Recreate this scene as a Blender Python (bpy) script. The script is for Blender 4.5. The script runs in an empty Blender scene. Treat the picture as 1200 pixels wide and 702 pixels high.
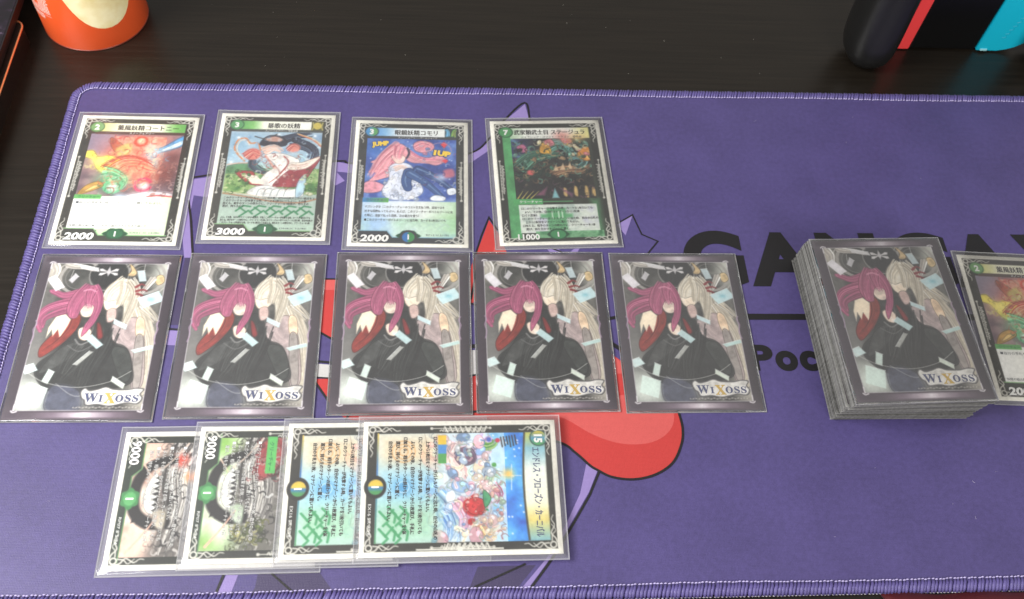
import bpy, bmesh, math, random
import numpy as np
from mathutils import Vector, Matrix

R = math.radians
rnd = random.Random(7)
nrs = np.random.RandomState(11)
scene = bpy.context.scene
COL = scene.collection

# ------------------------------------------------------------------ camera
F_PX, CAM_H, PITCH, ROLL, YAW = 1120.44, 0.41118, 57.2757, 7.1230, 8.2
cam_d = bpy.data.cameras.new('camera'); cam = bpy.data.objects.new('camera', cam_d)
COL.objects.link(cam)
cam_d.sensor_width = 36.0; cam_d.sensor_fit = 'HORIZONTAL'
cam_d.lens = 36.0 * F_PX / 1200.0
cam_d.clip_start = 0.01; cam_d.clip_end = 50
cam.matrix_world = (Matrix.Translation((0, 0, CAM_H)) @ Matrix.Rotation(R(-YAW), 4, 'Z')
                    @ Matrix.Rotation(R(90 - PITCH), 4, 'X') @ Matrix.Rotation(R(ROLL), 4, 'Z'))
scene.camera = cam
cam_d.dof.use_dof = True
cam_d.dof.focus_distance = 0.47
cam_d.dof.aperture_fstop = 16.0

# ------------------------------------------------------------------ world and lamps
world = bpy.data.worlds.new('World'); scene.world = world; world.use_nodes = True
bg = world.node_tree.nodes['Background']
bg.inputs[0].default_value = (1.0, 0.96, 0.90, 1); bg.inputs[1].default_value = 0.32

def area(name, loc, target, sx, sy, power, colour):
    d = bpy.data.lights.new(name, 'AREA'); d.shape = 'RECTANGLE'; d.size = sx; d.size_y = sy
    d.energy = power; d.color = colour
    o = bpy.data.objects.new(name, d); COL.objects.link(o); o.location = loc
    o.rotation_euler = (Vector(target) - Vector(loc)).to_track_quat('-Z', 'Y').to_euler()
    return o
area('window_light', (-0.62, 0.08, 0.72), (-0.05, 0.25, 0), 0.45, 0.45, 13.0, (1.0, 0.985, 0.96))
area('front_fill_light', (0.45, -0.80, 0.95), (0.15, 0.3, 0), 0.6, 0.6, 10.0, (1.0, 0.97, 0.92))  # unseen fill lamp added in front to brighten upright faces

scene.view_settings.view_transform = 'Standard'
scene.view_settings.look = 'None'
scene.view_settings.exposure = 0.32
scene.view_settings.gamma = 1.0
scene.view_settings.use_curve_mapping = False
scene.render.engine = 'CYCLES'
scene.cycles.transparent_max_bounces = 24
scene.cycles.max_bounces = 10

# ------------------------------------------------------------------ helpers
def lin(c):
    c = np.asarray(c, dtype=float) / 255.0
    return np.where(c <= 0.04045, c / 12.92, ((c + 0.055) / 1.055) ** 2.4)

def link(o, parent=None):
    COL.objects.link(o)
    if parent is not None:
        o.parent = parent
    return o

def mobj(name, mesh, mat=None, parent=None, loc=(0, 0, 0), rotz=0.0):
    o = bpy.data.objects.new(name, mesh)
    if mat is not None and len(mesh.materials) == 0:
        mesh.materials.append(mat)
    o.location = loc; o.rotation_euler = (0, 0, rotz)
    return link(o, parent)

def mesh_py(name, v, f, smooth=False):
    m = bpy.data.meshes.new(name); m.from_pydata(v, [], f); m.update()
    if smooth:
        m.polygons.foreach_set('use_smooth', [True] * len(m.polygons))
    return m

def bm_mesh(name, bm, smooth=False):
    bmesh.ops.recalc_face_normals(bm, faces=bm.faces)
    m = bpy.data.meshes.new(name); bm.to_mesh(m); bm.free()
    if smooth:
        m.polygons.foreach_set('use_smooth', [True] * len(m.polygons))
    return m

def tag(o, label, cat, group=None, kind=None):
    if label: o['label'] = label
    if cat: o['category'] = cat
    if group: o['group'] = group
    if kind: o['kind'] = kind
    return o

def empty(name, loc, rotz=0.0):
    o = bpy.data.objects.new(name, None); o.empty_display_size = 0.01
    o.location = loc; o.rotation_euler = (0, 0, rotz)
    return link(o)

# ------------------------------------------------------------------ materials
def new_mat(name):
    m = bpy.data.materials.new(name); m.use_nodes = True
    nt = m.node_tree; b = nt.nodes['Principled BSDF']
    return m, nt, b

def plain(name, rgb, rough=0.5, spec=0.5, coat=0.0):
    m, nt, b = new_mat(name)
    c = lin(rgb)
    b.inputs['Base Color'].default_value = (*c, 1)
    b.inputs['Roughness'].default_value = rough
    b.inputs['Specular IOR Level'].default_value = spec
    b.inputs['Coat Weight'].default_value = coat
    return m

def node(nt, t, **kw):
    n = nt.nodes.new(t)
    for k, v in kw.items():
        setattr(n, k, v)
    return n

def mat_print(name, rough=0.42):
    """printed ink: colour from the mesh's own colour attribute, faint paper grain"""
    m, nt, b = new_mat(name)
    a = node(nt, 'ShaderNodeVertexColor', layer_name='ink')
    nt.links.new(a.outputs[0], b.inputs['Base Color'])
    b.inputs['Roughness'].default_value = rough
    b.inputs['Specular IOR Level'].default_value = 0.4
    return m

def mat_cloth(name, rgb, var=0.10):
    m, nt, b = new_mat(name)
    tc = node(nt, 'ShaderNodeTexCoord')
    mp = node(nt, 'ShaderNodeMapping'); mp.inputs['Scale'].default_value = (1, 1, 1)
    nt.links.new(tc.outputs['Object'], mp.inputs[0])
    n1 = node(nt, 'ShaderNodeTexNoise'); n1.inputs['Scale'].default_value = 1700; n1.inputs['Detail'].default_value = 2
    n2 = node(nt, 'ShaderNodeTexNoise'); n2.inputs['Scale'].default_value = 35; n2.inputs['Detail'].default_value = 4
    n3 = node(nt, 'ShaderNodeTexNoise'); n3.inputs['Scale'].default_value = 420; n3.inputs['Detail'].default_value = 2
    for n in (n1, n2, n3): nt.links.new(mp.outputs[0], n.inputs['Vector'])
    mx = node(nt, 'ShaderNodeMath', operation='ADD'); nt.links.new(n1.outputs[0], mx.inputs[0]); nt.links.new(n2.outputs[0], mx.inputs[1])
    mx2 = node(nt, 'ShaderNodeMath', operation='ADD'); nt.links.new(mx.outputs[0], mx2.inputs[0]); nt.links.new(n3.outputs[0], mx2.inputs[1])
    rp = node(nt, 'ShaderNodeMapRange'); rp.inputs[1].default_value = 0.9; rp.inputs[2].default_value = 2.1
    rp.inputs[3].default_value = 1 - var * 1.6; rp.inputs[4].default_value = 1 + var * 1.6
    nt.links.new(mx2.outputs[0], rp.inputs[0])
    c = lin(rgb)
    vm = node(nt, 'ShaderNodeVectorMath', operation='SCALE'); vm.inputs[0].default_value = tuple(c)
    nt.links.new(rp.outputs[0], vm.inputs['Scale']); nt.links.new(vm.outputs[0], b.inputs['Base Color'])
    b.inputs['Roughness'].default_value = 0.5
    b.inputs['Specular IOR Level'].default_value = 0.5
    b.inputs['Sheen Weight'].default_value = 0.06
    b.inputs['Sheen Roughness'].default_value = 0.4
    b.inputs['Sheen Tint'].default_value = (0.75, 0.72, 1.0, 1)
    # woven thread relief
    wx = node(nt, 'ShaderNodeTexWave'); wx.inputs['Scale'].default_value = 510; wx.bands_direction = 'X'
    wy = node(nt, 'ShaderNodeTexWave'); wy.inputs['Scale'].default_value = 470; wy.bands_direction = 'Y'
    for n in (wx, wy): nt.links.new(mp.outputs[0], n.inputs['Vector']); n.inputs['Distortion'].default_value = 4.0
    wm = node(nt, 'ShaderNodeMath', operation='MULTIPLY'); nt.links.new(wx.outputs['Fac'], wm.inputs[0]); nt.links.new(wy.outputs['Fac'], wm.inputs[1])
    wa = node(nt, 'ShaderNodeMath', operation='ADD'); nt.links.new(wm.outputs[0], wa.inputs[0]); nt.links.new(n1.outputs[0], wa.inputs[1])
    n4 = node(nt, 'ShaderNodeTexNoise'); n4.inputs['Scale'].default_value = 7; n4.inputs['Detail'].default_value = 3
    nt.links.new(mp.outputs[0], n4.inputs['Vector'])
    b4 = node(nt, 'ShaderNodeBump'); b4.inputs['Strength'].default_value = 0.5; b4.inputs['Distance'].default_value = 0.006
    nt.links.new(n4.outputs[0], b4.inputs['Height'])
    bp = node(nt, 'ShaderNodeBump'); bp.inputs['Strength'].default_value = 0.28; bp.inputs['Distance'].default_value = 0.0002
    nt.links.new(b4.outputs[0], bp.inputs['Normal'])
    nt.links.new(wa.outputs[0], bp.inputs['Height']); nt.links.new(bp.outputs[0], b.inputs['Normal'])
    return m

def mat_sleeve(name, haze=0.035, rough=0.14, tint=(0.97, 0.97, 0.98), spec=1.0):
    """thin clear polypropylene film: mostly see-through, a little milky, glossy"""
    m = bpy.data.materials.new(name); m.use_nodes = True
    nt = m.node_tree; nt.nodes.clear()
    out = node(nt, 'ShaderNodeOutputMaterial')
    tr = node(nt, 'ShaderNodeBsdfTransparent'); tr.inputs[0].default_value = (*tint, 1)
    df = node(nt, 'ShaderNodeBsdfDiffuse'); df.inputs[0].default_value = (0.80, 0.80, 0.82, 1)
    gl = node(nt, 'ShaderNodeBsdfGlossy'); gl.inputs['Roughness'].default_value = rough
    gl.inputs[0].default_value = (1, 1, 1, 1)
    fr = node(nt, 'ShaderNodeFresnel'); fr.inputs[0].default_value = 1.42
    fm = node(nt, 'ShaderNodeMath', operation='MULTIPLY'); fm.inputs[1].default_value = spec
    nt.links.new(fr.outputs[0], fm.inputs[0])
    tc = node(nt, 'ShaderNodeTexCoord')
    nz = node(nt, 'ShaderNodeTexNoise'); nz.inputs['Scale'].default_value = 26; nz.inputs['Detail'].default_value = 3
    nt.links.new(tc.outputs['Object'], nz.inputs['Vector'])
    bp = node(nt, 'ShaderNodeBump'); bp.inputs['Strength'].default_value = 0.25; bp.inputs['Distance'].default_value = 0.0008
    nt.links.new(nz.outputs[0], bp.inputs['Height'])
    nt.links.new(bp.outputs[0], gl.inputs['Normal']); nt.links.new(bp.outputs[0], fr.inputs['Normal'])
    m1 = node(nt, 'ShaderNodeMixShader'); m1.inputs[0].default_value = haze
    nt.links.new(tr.outputs[0], m1.inputs[1]); nt.links.new(df.outputs[0], m1.inputs[2])
    m2 = node(nt, 'ShaderNodeMixShader')
    nt.links.new(fm.outputs[0], m2.inputs[0]); nt.links.new(m1.outputs[0], m2.inputs[1]); nt.links.new(gl.outputs[0], m2.inputs[2])
    nt.links.new(m2.outputs[0], out.inputs[0])
    return m

def mat_table():
    m, nt, b = new_mat('dark_wood')
    tc = node(nt, 'ShaderNodeTexCoord')
    mp = node(nt, 'ShaderNodeMapping'); mp.inputs['Scale'].default_value = (4, 120, 1)
    nt.links.new(tc.outputs['Object'], mp.inputs[0])
    n1 = node(nt, 'ShaderNodeTexNoise'); n1.inputs['Scale'].default_value = 3; n1.inputs['Detail'].default_value = 5
    nt.links.new(mp.outputs[0], n1.inputs['Vector'])
    mp2 = node(nt, 'ShaderNodeMapping'); mp2.inputs['Scale'].default_value = (18, 700, 1)
    nt.links.new(tc.outputs['Object'], mp2.inputs[0])
    n2 = node(nt, 'ShaderNodeTexNoise'); n2.inputs['Scale'].default_value = 1; n2.inputs['Detail'].default_value = 3
    nt.links.new(mp2.outputs[0], n2.inputs['Vector'])
    ad = node(nt, 'ShaderNodeMath', operation='ADD'); nt.links.new(n1.outputs[0], ad.inputs[0]); nt.links.new(n2.outputs[0], ad.inputs[1])
    cr = node(nt, 'ShaderNodeValToRGB')
    cr.color_ramp.elements[0].position = 0.35; cr.color_ramp.elements[0].color = (0.0075, 0.0058, 0.0042, 1)
    cr.color_ramp.elements[1].position = 0.75; cr.color_ramp.elements[1].color = (0.0145, 0.0112, 0.0080, 1)
    hf = node(nt, 'ShaderNodeMath', operation='MULTIPLY'); hf.inputs[1].default_value = 0.5
    nt.links.new(ad.outputs[0], hf.inputs[0]); nt.links.new(hf.outputs[0], cr.inputs[0])
    nt.links.new(cr.outputs[0], b.inputs['Base Color'])
    rr = node(nt, 'ShaderNodeMapRange'); rr.inputs[3].default_value = 0.25; rr.inputs[4].default_value = 0.38
    nt.links.new(n1.outputs[0], rr.inputs[0]); nt.links.new(rr.outputs[0], b.inputs['Roughness'])
    b.inputs['Specular IOR Level'].default_value = 0.42
    bp = node(nt, 'ShaderNodeBump'); bp.inputs['Strength'].default_value = 0.10; bp.inputs['Distance'].default_value = 0.0003
    nt.links.new(ad.outputs[0], bp.inputs['Height']); nt.links.new(bp.outputs[0], b.inputs['Normal'])
    return m

M_TABLE = mat_table()
M_MAT = mat_cloth('mat_purple_cloth', (68, 60, 107), .16)
M_MATP = {'L': mat_cloth('mat_print_lilac', (124, 109, 160), .05), 'D': mat_cloth('mat_print_dusk', (55, 48, 78), .05),
          'R': mat_cloth('mat_print_red', (166, 50, 48), .05), 'P': mat_cloth('mat_print_coral', (178, 76, 74), .05),
          'W': mat_cloth('mat_print_white', (170, 168, 168), .05), 'K': mat_cloth('mat_print_black', (18, 17, 20), .1)}
M_PRINT = mat_print('card_ink')
M_SLVS = [mat_sleeve('clear_sleeve_film', .040, .11), mat_sleeve('clear_sleeve_film_worn', .056, .17), mat_sleeve('clear_sleeve_film_dull', .048, .14)]
M_SEAM = mat_sleeve('clear_sleeve_seam', haze=0.20, rough=0.3)
M_SLVB = mat_sleeve('clear_sleeve_back', haze=0.17, rough=0.3)
M_CARDEDGE = plain('card_stock_white', (226, 224, 216), 0.6)
M_SLVBACK = plain('dark_sleeve_back', (66, 58, 66), 0.45)
INK = {k: plain('ink_' + k, v, 0.4, 0.4) for k, v in dict(black=(26, 25, 27), white=(238, 238, 234), grey=(92, 96, 100),
       dark=(52, 48, 46), red=(178, 52, 46), green=(48, 128, 82), yellow=(244, 214, 84), navy=(84, 90, 124), gold=(206, 176, 92)).items()}

# ------------------------------------------------------------------ painter for printed faces (flat print)
class Canvas:
    def __init__(s, w, h, res=0.34, base=(240, 238, 230)):
        s.w, s.h = w, h
        s.nx, s.ny = int(round(w / res)) + 1, int(round(h / res)) + 1
        s.X, s.Y = np.meshgrid(np.linspace(0, w, s.nx), np.linspace(0, h, s.ny))
        s.img = np.ones((s.ny, s.nx, 3)) * np.array(base, float)
        s.clip = None
    def _box(s, x0, x1, y0, y1):
        i0 = max(0, int(x0 / s.w * (s.nx - 1))); i1 = min(s.nx, int(x1 / s.w * (s.nx - 1)) + 2)
        j0 = max(0, int(y0 / s.h * (s.ny - 1))); j1 = min(s.ny, int(y1 / s.h * (s.ny - 1)) + 2)
        return slice(j0, max(j0, j1)), slice(i0, max(i0, i1))
    def _put(s, sl, m, col):
        if s.clip is not None:
            m = m * s.clip[sl]
        c = col(s.X[sl], s.Y[sl]) if callable(col) else np.array(col, float)
        s.img[sl] = s.img[sl] * (1 - m[..., None]) + c * m[..., None]
    def setclip(s, x0=None, y0=None, x1=None, y1=None):
        s.clip = None if x0 is None else ((s.X >= x0) & (s.X <= x1) & (s.Y >= y0) & (s.Y <= y1)).astype(float)
    def poly(s, pts, col, a=1.0, soft=0.3, smooth=False):
        p = np.array(catmull(pts, True) if smooth else pts, float)
        sl = s._box(p[:, 0].min() - 2 * soft, p[:, 0].max() + 2 * soft, p[:, 1].min() - 2 * soft, p[:, 1].max() + 2 * soft)
        x, y = s.X[sl], s.Y[sl]
        if x.size == 0: return
        d = np.full(x.shape, 1e9); ins = np.zeros(x.shape, bool)
        q = np.roll(p, -1, 0)
        for (ax, ay), (bx, by) in zip(p, q):
            ex, ey = bx - ax, by - ay
            t = np.clip(((x - ax) * ex + (y - ay) * ey) / (ex * ex + ey * ey + 1e-12), 0, 1)
            d = np.minimum(d, (x - ax - t * ex) ** 2 + (y - ay - t * ey) ** 2)
            if abs(by - ay) > 1e-12:
                c = ((ay > y) != (by > y)) & (x < ex * (y - ay) / (by - ay) + ax)
                ins ^= c
        d = np.sqrt(d) * np.where(ins, 1, -1)
        s._put(sl, a * np.clip(d / soft * 0.5 + 0.5, 0, 1), col)
        if smooth and a > 0.85 and soft <= 1.25 and not callable(col):
            dk = tuple(q * 0.42 for q in col)
            s._put(sl, 0.6 * np.clip((0.16 - np.abs(d)) / 0.25 + 0.5, 0, 1), dk)
            # soft painted modelling inside the shape
            nz = s.noise(3.2, int(abs(p[0, 0] * 131 + p[0, 1] * 17)) % 9999)[sl]
            s._put(sl, 0.35 * np.clip(d / 1.2, 0, 1) * np.clip((nz - .5) * 5, 0, 1), tuple(min(255, q * 1.22 + 8) for q in col))
            s._put(sl, 0.40 * np.clip(d / 0.8, 0, 1) * np.clip((.46 - nz) * 5, 0, 1), tuple(q * 0.68 for q in col))
    def rect(s, x0, y0, x1, y1, col, a=1.0, soft=0.22):
        s.poly([(x0, y0), (x1, y0), (x1, y1), (x0, y1)], col, a, soft)
    def stroke(s, pts, w, col, a=1.0, soft=0.25, smooth=True, w1=None):
        p = np.array(catmull(pts, False) if smooth and len(pts) > 2 else pts, float)
        w1 = w if w1 is None else w1
        mw = max(w, w1) + 2 * soft
        sl = s._box(p[:, 0].min() - mw, p[:, 0].max() + mw, p[:, 1].min() - mw, p[:, 1].max() + mw)
        x, y = s.X[sl], s.Y[sl]
        if x.size == 0: return
        d = np.full(x.shape, -1e9); n = len(p) - 1
        for i in range(n):
            ax, ay = p[i]; bx, by = p[i + 1]; ex, ey = bx - ax, by - ay
            t = np.clip(((x - ax) * ex + (y - ay) * ey) / (ex * ex + ey * ey + 1e-12), 0, 1)
            ww = (w + (w1 - w) * (i + t) / n) * 0.5
            d = np.maximum(d, ww - np.sqrt((x - ax - t * ex) ** 2 + (y - ay - t * ey) ** 2))
        s._put(sl, a * np.clip(d / soft * 0.5 + 0.5, 0, 1), col)
    def ell(s, cx, cy, rx, ry, col, a=1.0, rot=0.0, soft=0.3):
        t = np.linspace(0, 2 * math.pi, 28, endpoint=False); c, sn = math.cos(rot), math.sin(rot)
        s.poly([(cx + rx * math.cos(u) * c - ry * math.sin(u) * sn, cy + rx * math.cos(u) * sn + ry * math.sin(u) * c) for u in t], col, a, soft)
    def ring(s, cx, cy, r, w, col, a=1.0, soft=0.25, a0=0, a1=360, ry=None):
        ry = ry or r
        n = max(6, int(abs(a1 - a0) / 15))
        s.stroke([(cx + r * math.cos(R(a0 + (a1 - a0) * i / n)), cy + ry * math.sin(R(a0 + (a1 - a0) * i / n))) for i in range(n + 1)], w, col, a, soft, False)
    def glow(s, cx, cy, rx, ry, col, a=1.0, rot=0.0):
        m = 2.4 * max(rx, ry); sl = s._box(cx - m, cx + m, cy - m, cy + m)
        x, y = s.X[sl] - cx, s.Y[sl] - cy
        if x.size == 0: return
        c, sn = math.cos(rot), math.sin(rot)
        u, v = (x * c + y * sn) / rx, (-x * sn + y * c) / ry
        s._put(sl, a * np.exp(-(u * u + v * v)), col)
    def noise(s, scale, seed):
        r = np.random.RandomState(seed); out = np.zeros_like(s.X); amp = 1; tot = 0
        for o in range(4):
            g = r.rand(int(s.h / scale) + 4, int(s.w / scale) + 4)
            u, v = s.X / scale, s.Y / scale; i, j = u.astype(int), v.astype(int); fu, fv = u - i, v - j
            fu = fu * fu * (3 - 2 * fu); fv = fv * fv * (3 - 2 * fv)
            out += amp * ((g[j, i] * (1 - fu) + g[j, i + 1] * fu) * (1 - fv) + (g[j + 1, i] * (1 - fu) + g[j + 1, i + 1] * fu) * fv)
            tot += amp; amp *= 0.55; scale *= 0.5
        return out / tot
    def wash(s, x0, y0, x1, y1, cols, scale, seed, a=1.0):
        """cloudy mixture of several ink colours inside a rectangle"""
        sl = s._box(x0, x1, y0, y1); n = s.noise(scale, seed)[sl]
        n = np.clip((n - 0.25) / 0.5, 0, 0.999) * (len(cols) - 1)
        cc = np.array(cols, float); i = n.astype(int); f = (n - i)[..., None]
        col = cc[i] * (1 - f) + cc[np.minimum(i + 1, len(cols) - 1)] * f
        m = ((s.X[sl] >= x0) & (s.X[sl] <= x1) & (s.Y[sl] >= y0) & (s.Y[sl] <= y1)) * a
        s._put(sl, m, lambda X, Y: col)
    def ribbons(s, guide, width, n, cols, seed, w=(0.5, 1.4), a=0.9, wander=0.25):
        """bundle of flowing strokes along a guide line"""
        r = random.Random(seed); g = np.array(catmull(guide, False), float)
        d = np.gradient(g, axis=0); d /= np.linalg.norm(d, axis=1)[:, None] + 1e-9
        nn = np.c_[-d[:, 1], d[:, 0]]
        L = len(g)
        for k in range(int(n * 1.7)):
            o = (r.random() - 0.5) * width; i0 = int(L * 0.2 * r.random()); i1 = L - int(L * 0.25 * r.random())
            ph = r.random() * 6
            t = np.linspace(0, 1, L)[i0:i1]
            off = o * (1 - 0.55 * t) + wander * width * 0.3 * np.sin(t * 5 + ph) * t
            p = g[i0:i1] + nn[i0:i1] * off[:, None]
            c = cols[r.randrange(len(cols))]
            f_ = r.uniform(.78, 1.16)
            s.stroke(p[::2], r.uniform(*w) * .62, tuple(min(255, q * f_) for q in c), a, 0.25, False, 0.12)
    def clutter(s, x0, y0, x1, y1, cols, n, size, seed, a=.85, line=True, bead=.38):
        """dense small painted detail: petals, beads, short curls"""
        r = random.Random(seed)
        for k in range(n):
            x, y, q = r.uniform(x0, x1), r.uniform(y0, y1), r.uniform(.45, 1.2) * size
            col = cols[r.randrange(len(cols))]; f_ = r.uniform(.85, 1.12); col = tuple(min(255, v * f_) for v in col); t = r.random(); an = r.uniform(0, 6.28)
            dk = tuple(v * .45 for v in col)
            if t < bead:
                if line: s.ell(x, y, q + .14, q * .7 + .14, dk, a * .7, an)
                s.ell(x, y, q, q * .7, col, a, an); s.ell(x - q * .25, y - q * .25, q * .35, q * .25, tuple(min(255, v * 1.2 + 14) for v in col), a, an)
            elif t < .8:
                pts = [(x, y), (x + q * math.cos(an), y + q * math.sin(an)), (x + q * 1.6 * math.cos(an + .7), y + q * 1.6 * math.sin(an + .7)), (x + q * 1.8 * math.cos(an + 1.4), y + q * 1.8 * math.sin(an + 1.4))]
                s.stroke(pts, q * .55, col, a, .25, True, .12)
                if line: s.stroke(pts, .22, dk, a * .55)
            else:
                s.stroke([(x, y), (x + q * 1.4 * math.cos(an), y + q * 1.4 * math.sin(an))], .3, dk if line else col, a * .8, .22, False, .15)
    def mesh(s, name):
        nx, ny = s.nx, s.ny
        v = np.stack([(s.X - s.w / 2) / 1000, (s.h / 2 - s.Y) / 1000, np.zeros_like(s.X)], -1).reshape(-1, 3)
        idx = np.arange(nx * ny).reshape(ny, nx)
        f = np.stack([idx[1:, :-1], idx[1:, 1:], idx[:-1, 1:], idx[:-1, :-1]], -1).reshape(-1, 4)
        m = bpy.data.meshes.new(name)
        m.vertices.add(len(v)); m.vertices.foreach_set('co', v.ravel())
        m.loops.add(f.size); m.loops.foreach_set('vertex_index', f.ravel())
        m.polygons.add(len(f)); m.polygons.foreach_set('loop_start', np.arange(0, f.size, 4))
        m.update(calc_edges=True); m.validate()
        at = m.color_attributes.new('ink', 'FLOAT_COLOR', 'POINT')
        s.img = s.img * (0.94 + 0.12 * s.noise(1.1, 77)[..., None])
        c = np.ones((nx * ny, 4)); c[:, :3] = lin(np.clip(s.img, 0, 255)).reshape(-1, 3)
        at.data.foreach_set('color', c.ravel())
        return m

def catmull(pts, closed, n=6):
    p = [np.array(q, float) for q in pts]; L = len(p); out = []
    rng = range(L) if closed else range(L - 1)
    for i in rng:
        if closed: a, b, c, d = p[i - 1], p[i], p[(i + 1) % L], p[(i + 2) % L]
        else: a, b, c, d = p[max(i - 1, 0)], p[i], p[i + 1], p[min(i + 2, L - 1)]
        for k in range(n):
            t = k / n
            out.append(0.5 * ((2 * b) + (-a + c) * t + (2 * a - 5 * b + 4 * c - d) * t * t + (-a + 3 * b - 3 * c + d) * t ** 3))
    if not closed: out.append(p[-1])
    return [tuple(q) for q in out]

def hgrad(*stops):
    xs = [q[0] for q in stops]; cs = np.array([q[1] for q in stops], float)
    return lambda X, Y: np.stack([np.interp(X, xs, cs[:, k]) for k in range(3)], -1)
def vgrad(*stops):
    xs = [q[0] for q in stops]; cs = np.array([q[1] for q in stops], float)
    return lambda X, Y: np.stack([np.interp(Y, xs, cs[:, k]) for k in range(3)], -1)

# ------------------------------------------------------------------ lettering
_tcache = {}
def text_mesh(body, size, bold=0.0, align='LEFT', width=None, shear=0.0, line=1.0, sx=1.0, res=2):
    cjk = any(0x2E80 < ord(ch) < 0xFFFF for ch in body); thick = bold if cjk else 0.0
    if cjk: bold = 0.0
    key = (body, size, bold, thick, align, width, shear, line, sx, res)
    if key in _tcache: return _tcache[key]
    c = bpy.data.curves.new('lettering', 'FONT'); c.body = body; c.size = size; c.offset = bold * size
    c.align_x = align; c.shear = shear; c.space_line = line; c.resolution_u = res; c.fill_mode = 'FRONT'
    o = bpy.data.objects.new('lettering_source', c); COL.objects.link(o)
    dg = bpy.context.evaluated_depsgraph_get()
    m = bpy.data.meshes.new_from_object(o.evaluated_get(dg))
    bpy.data.objects.remove(o); bpy.data.curves.remove(c)
    v = np.empty(len(m.vertices) * 3); m.vertices.foreach_get('co', v); v = v.reshape(-1, 3)
    v[:, 0] *= sx
    if width is not None and len(v):
        w = v[:, 0].max() - v[:, 0].min()
        v[:, 0] *= width / w
    v[:, 2] = 0
    m.vertices.foreach_set('co', v.ravel()); m.update()
    if thick > 0:                                   # bolder strokes: the glyphs printed twice more, slightly shifted
        b = bmesh.new(); src = m
        for dx, dy, dz in ((0, 0, 0), (thick, thick * .3, 4e-6), (-thick, -thick * .3, 8e-6)):
            n0 = len(b.verts); b.from_mesh(src); b.verts.ensure_lookup_table()
            for q in list(b.verts)[n0:]: q.co += Vector((dx * size, dy * size, dz))
        b.to_mesh(m); b.free()
    m.materials.clear()
    _tcache[key] = m
    return m

PW, PH = 63.5, 88.5            # printed card, mm
def P(x, y, z):                # card millimetres (from top left) to local metres
    return ((x - PW / 2) / 1000, (PH / 2 - y) / 1000, z)

def put_text(parent, name, body, x, y, size, ink='black', z=0.00062, rot=0.0, off=(0, 0), **kw):
    m = text_mesh(body, size / 1000, width=(kw.pop('width') / 1000 if kw.get('width') else None), **kw)
    key = 'T' + ink
    if len(m.materials) == 0: m.materials.append(INK[ink])
    elif m.materials[0] is not INK[ink]:
        m = m.copy(); m.materials.clear(); m.materials.append(INK[ink])
    px, py, pz = P(x, y, z)
    return mobj(name, m, None, parent, (px, py, pz), rot)
# ------------------------------------------------------------------ table and play mat
TZ = -0.003                                    # table top; the mat's cloth face is z = 0
def slab(name, x0, x1, y0, y1, z0, z1, bev=0.0, seg=2):
    bm = bmesh.new()
    bmesh.ops.create_cube(bm, size=1)
    for v in bm.verts:
        v.co = ((x0 + x1) / 2 + v.co.x * (x1 - x0), (y0 + y1) / 2 + v.co.y * (y1 - y0), (z0 + z1) / 2 + v.co.z * (z1 - z0))
    if bev > 0:
        bmesh.ops.bevel(bm, geom=list(bm.edges), offset=bev, segments=seg, affect='EDGES', profile=0.5)
    return bm_mesh(name, bm)

tag(mobj('table_top', slab('table_top', -0.75, 0.95, -0.12, 1.1, TZ - 0.03, TZ, 0.002), M_TABLE),
    'dark brown wooden table top with fine grain', None, kind='structure')

# a few crumbs and specks of dust lying on the wood
def speck(r):
    bm = bmesh.new(); bmesh.ops.create_icosphere(bm, subdivisions=1, radius=r)
    for v in bm.verts: v.co.z *= 0.5
    return bm_mesh('dust', bm)
bmd = bmesh.new()
for i in range(30):
    x, y = rnd.uniform(-0.15, 0.25), rnd.uniform(0.42, 0.55); r = rnd.uniform(0.00008, 0.00024)
    res = bmesh.ops.create_icosphere(bmd, subdivisions=1, radius=r)
    for v in res['verts']: v.co = (v.co.x + x, v.co.y + y, v.co.z * 0.5 + TZ + 0.0001)
tag(mobj('dust_specks', bm_mesh('dust_specks', bmd), plain('dust', (150, 146, 138), 0.9)),
    'pale dust specks scattered on the dark table', 'dust', kind='stuff')

bml = bmesh.new()
for i in range(60):
    x, y = (rnd.uniform(-0.2, 0.36), rnd.uniform(0.12, 0.40)); a = rnd.uniform(0, 6.28); l = rnd.uniform(0.0004, 0.0016); k = rnd.uniform(-1, 1)
    if -0.2 < x < 0.155 and 0.19 < y < 0.39 and rnd.random() < .8: continue
    tube_pts = [(x + l * t * math.cos(a + k * t), y + l * t * math.sin(a + k * t), 0.0003) for t in (0, .33, .66, 1)]
    vs = []
    for q in tube_pts:
        vs.append([bml.verts.new((q[0] + dx, q[1] + dy, q[2] + dz)) for dx, dy, dz in ((-.00005, -.00004, 0), (.00005, .00004, 0), (0, 0, .0001))])
    for u, w in zip(vs[:-1], vs[1:]):
        for m3 in range(3): bml.faces.new((u[m3], u[(m3 + 1) % 3], w[(m3 + 1) % 3], w[m3]))
tag(mobj('lint', bm_mesh('lint', bml), plain('lint', (168, 160, 186), .9)), 'tiny pale lint fibres on the purple mat', 'lint', kind='stuff')

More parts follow.
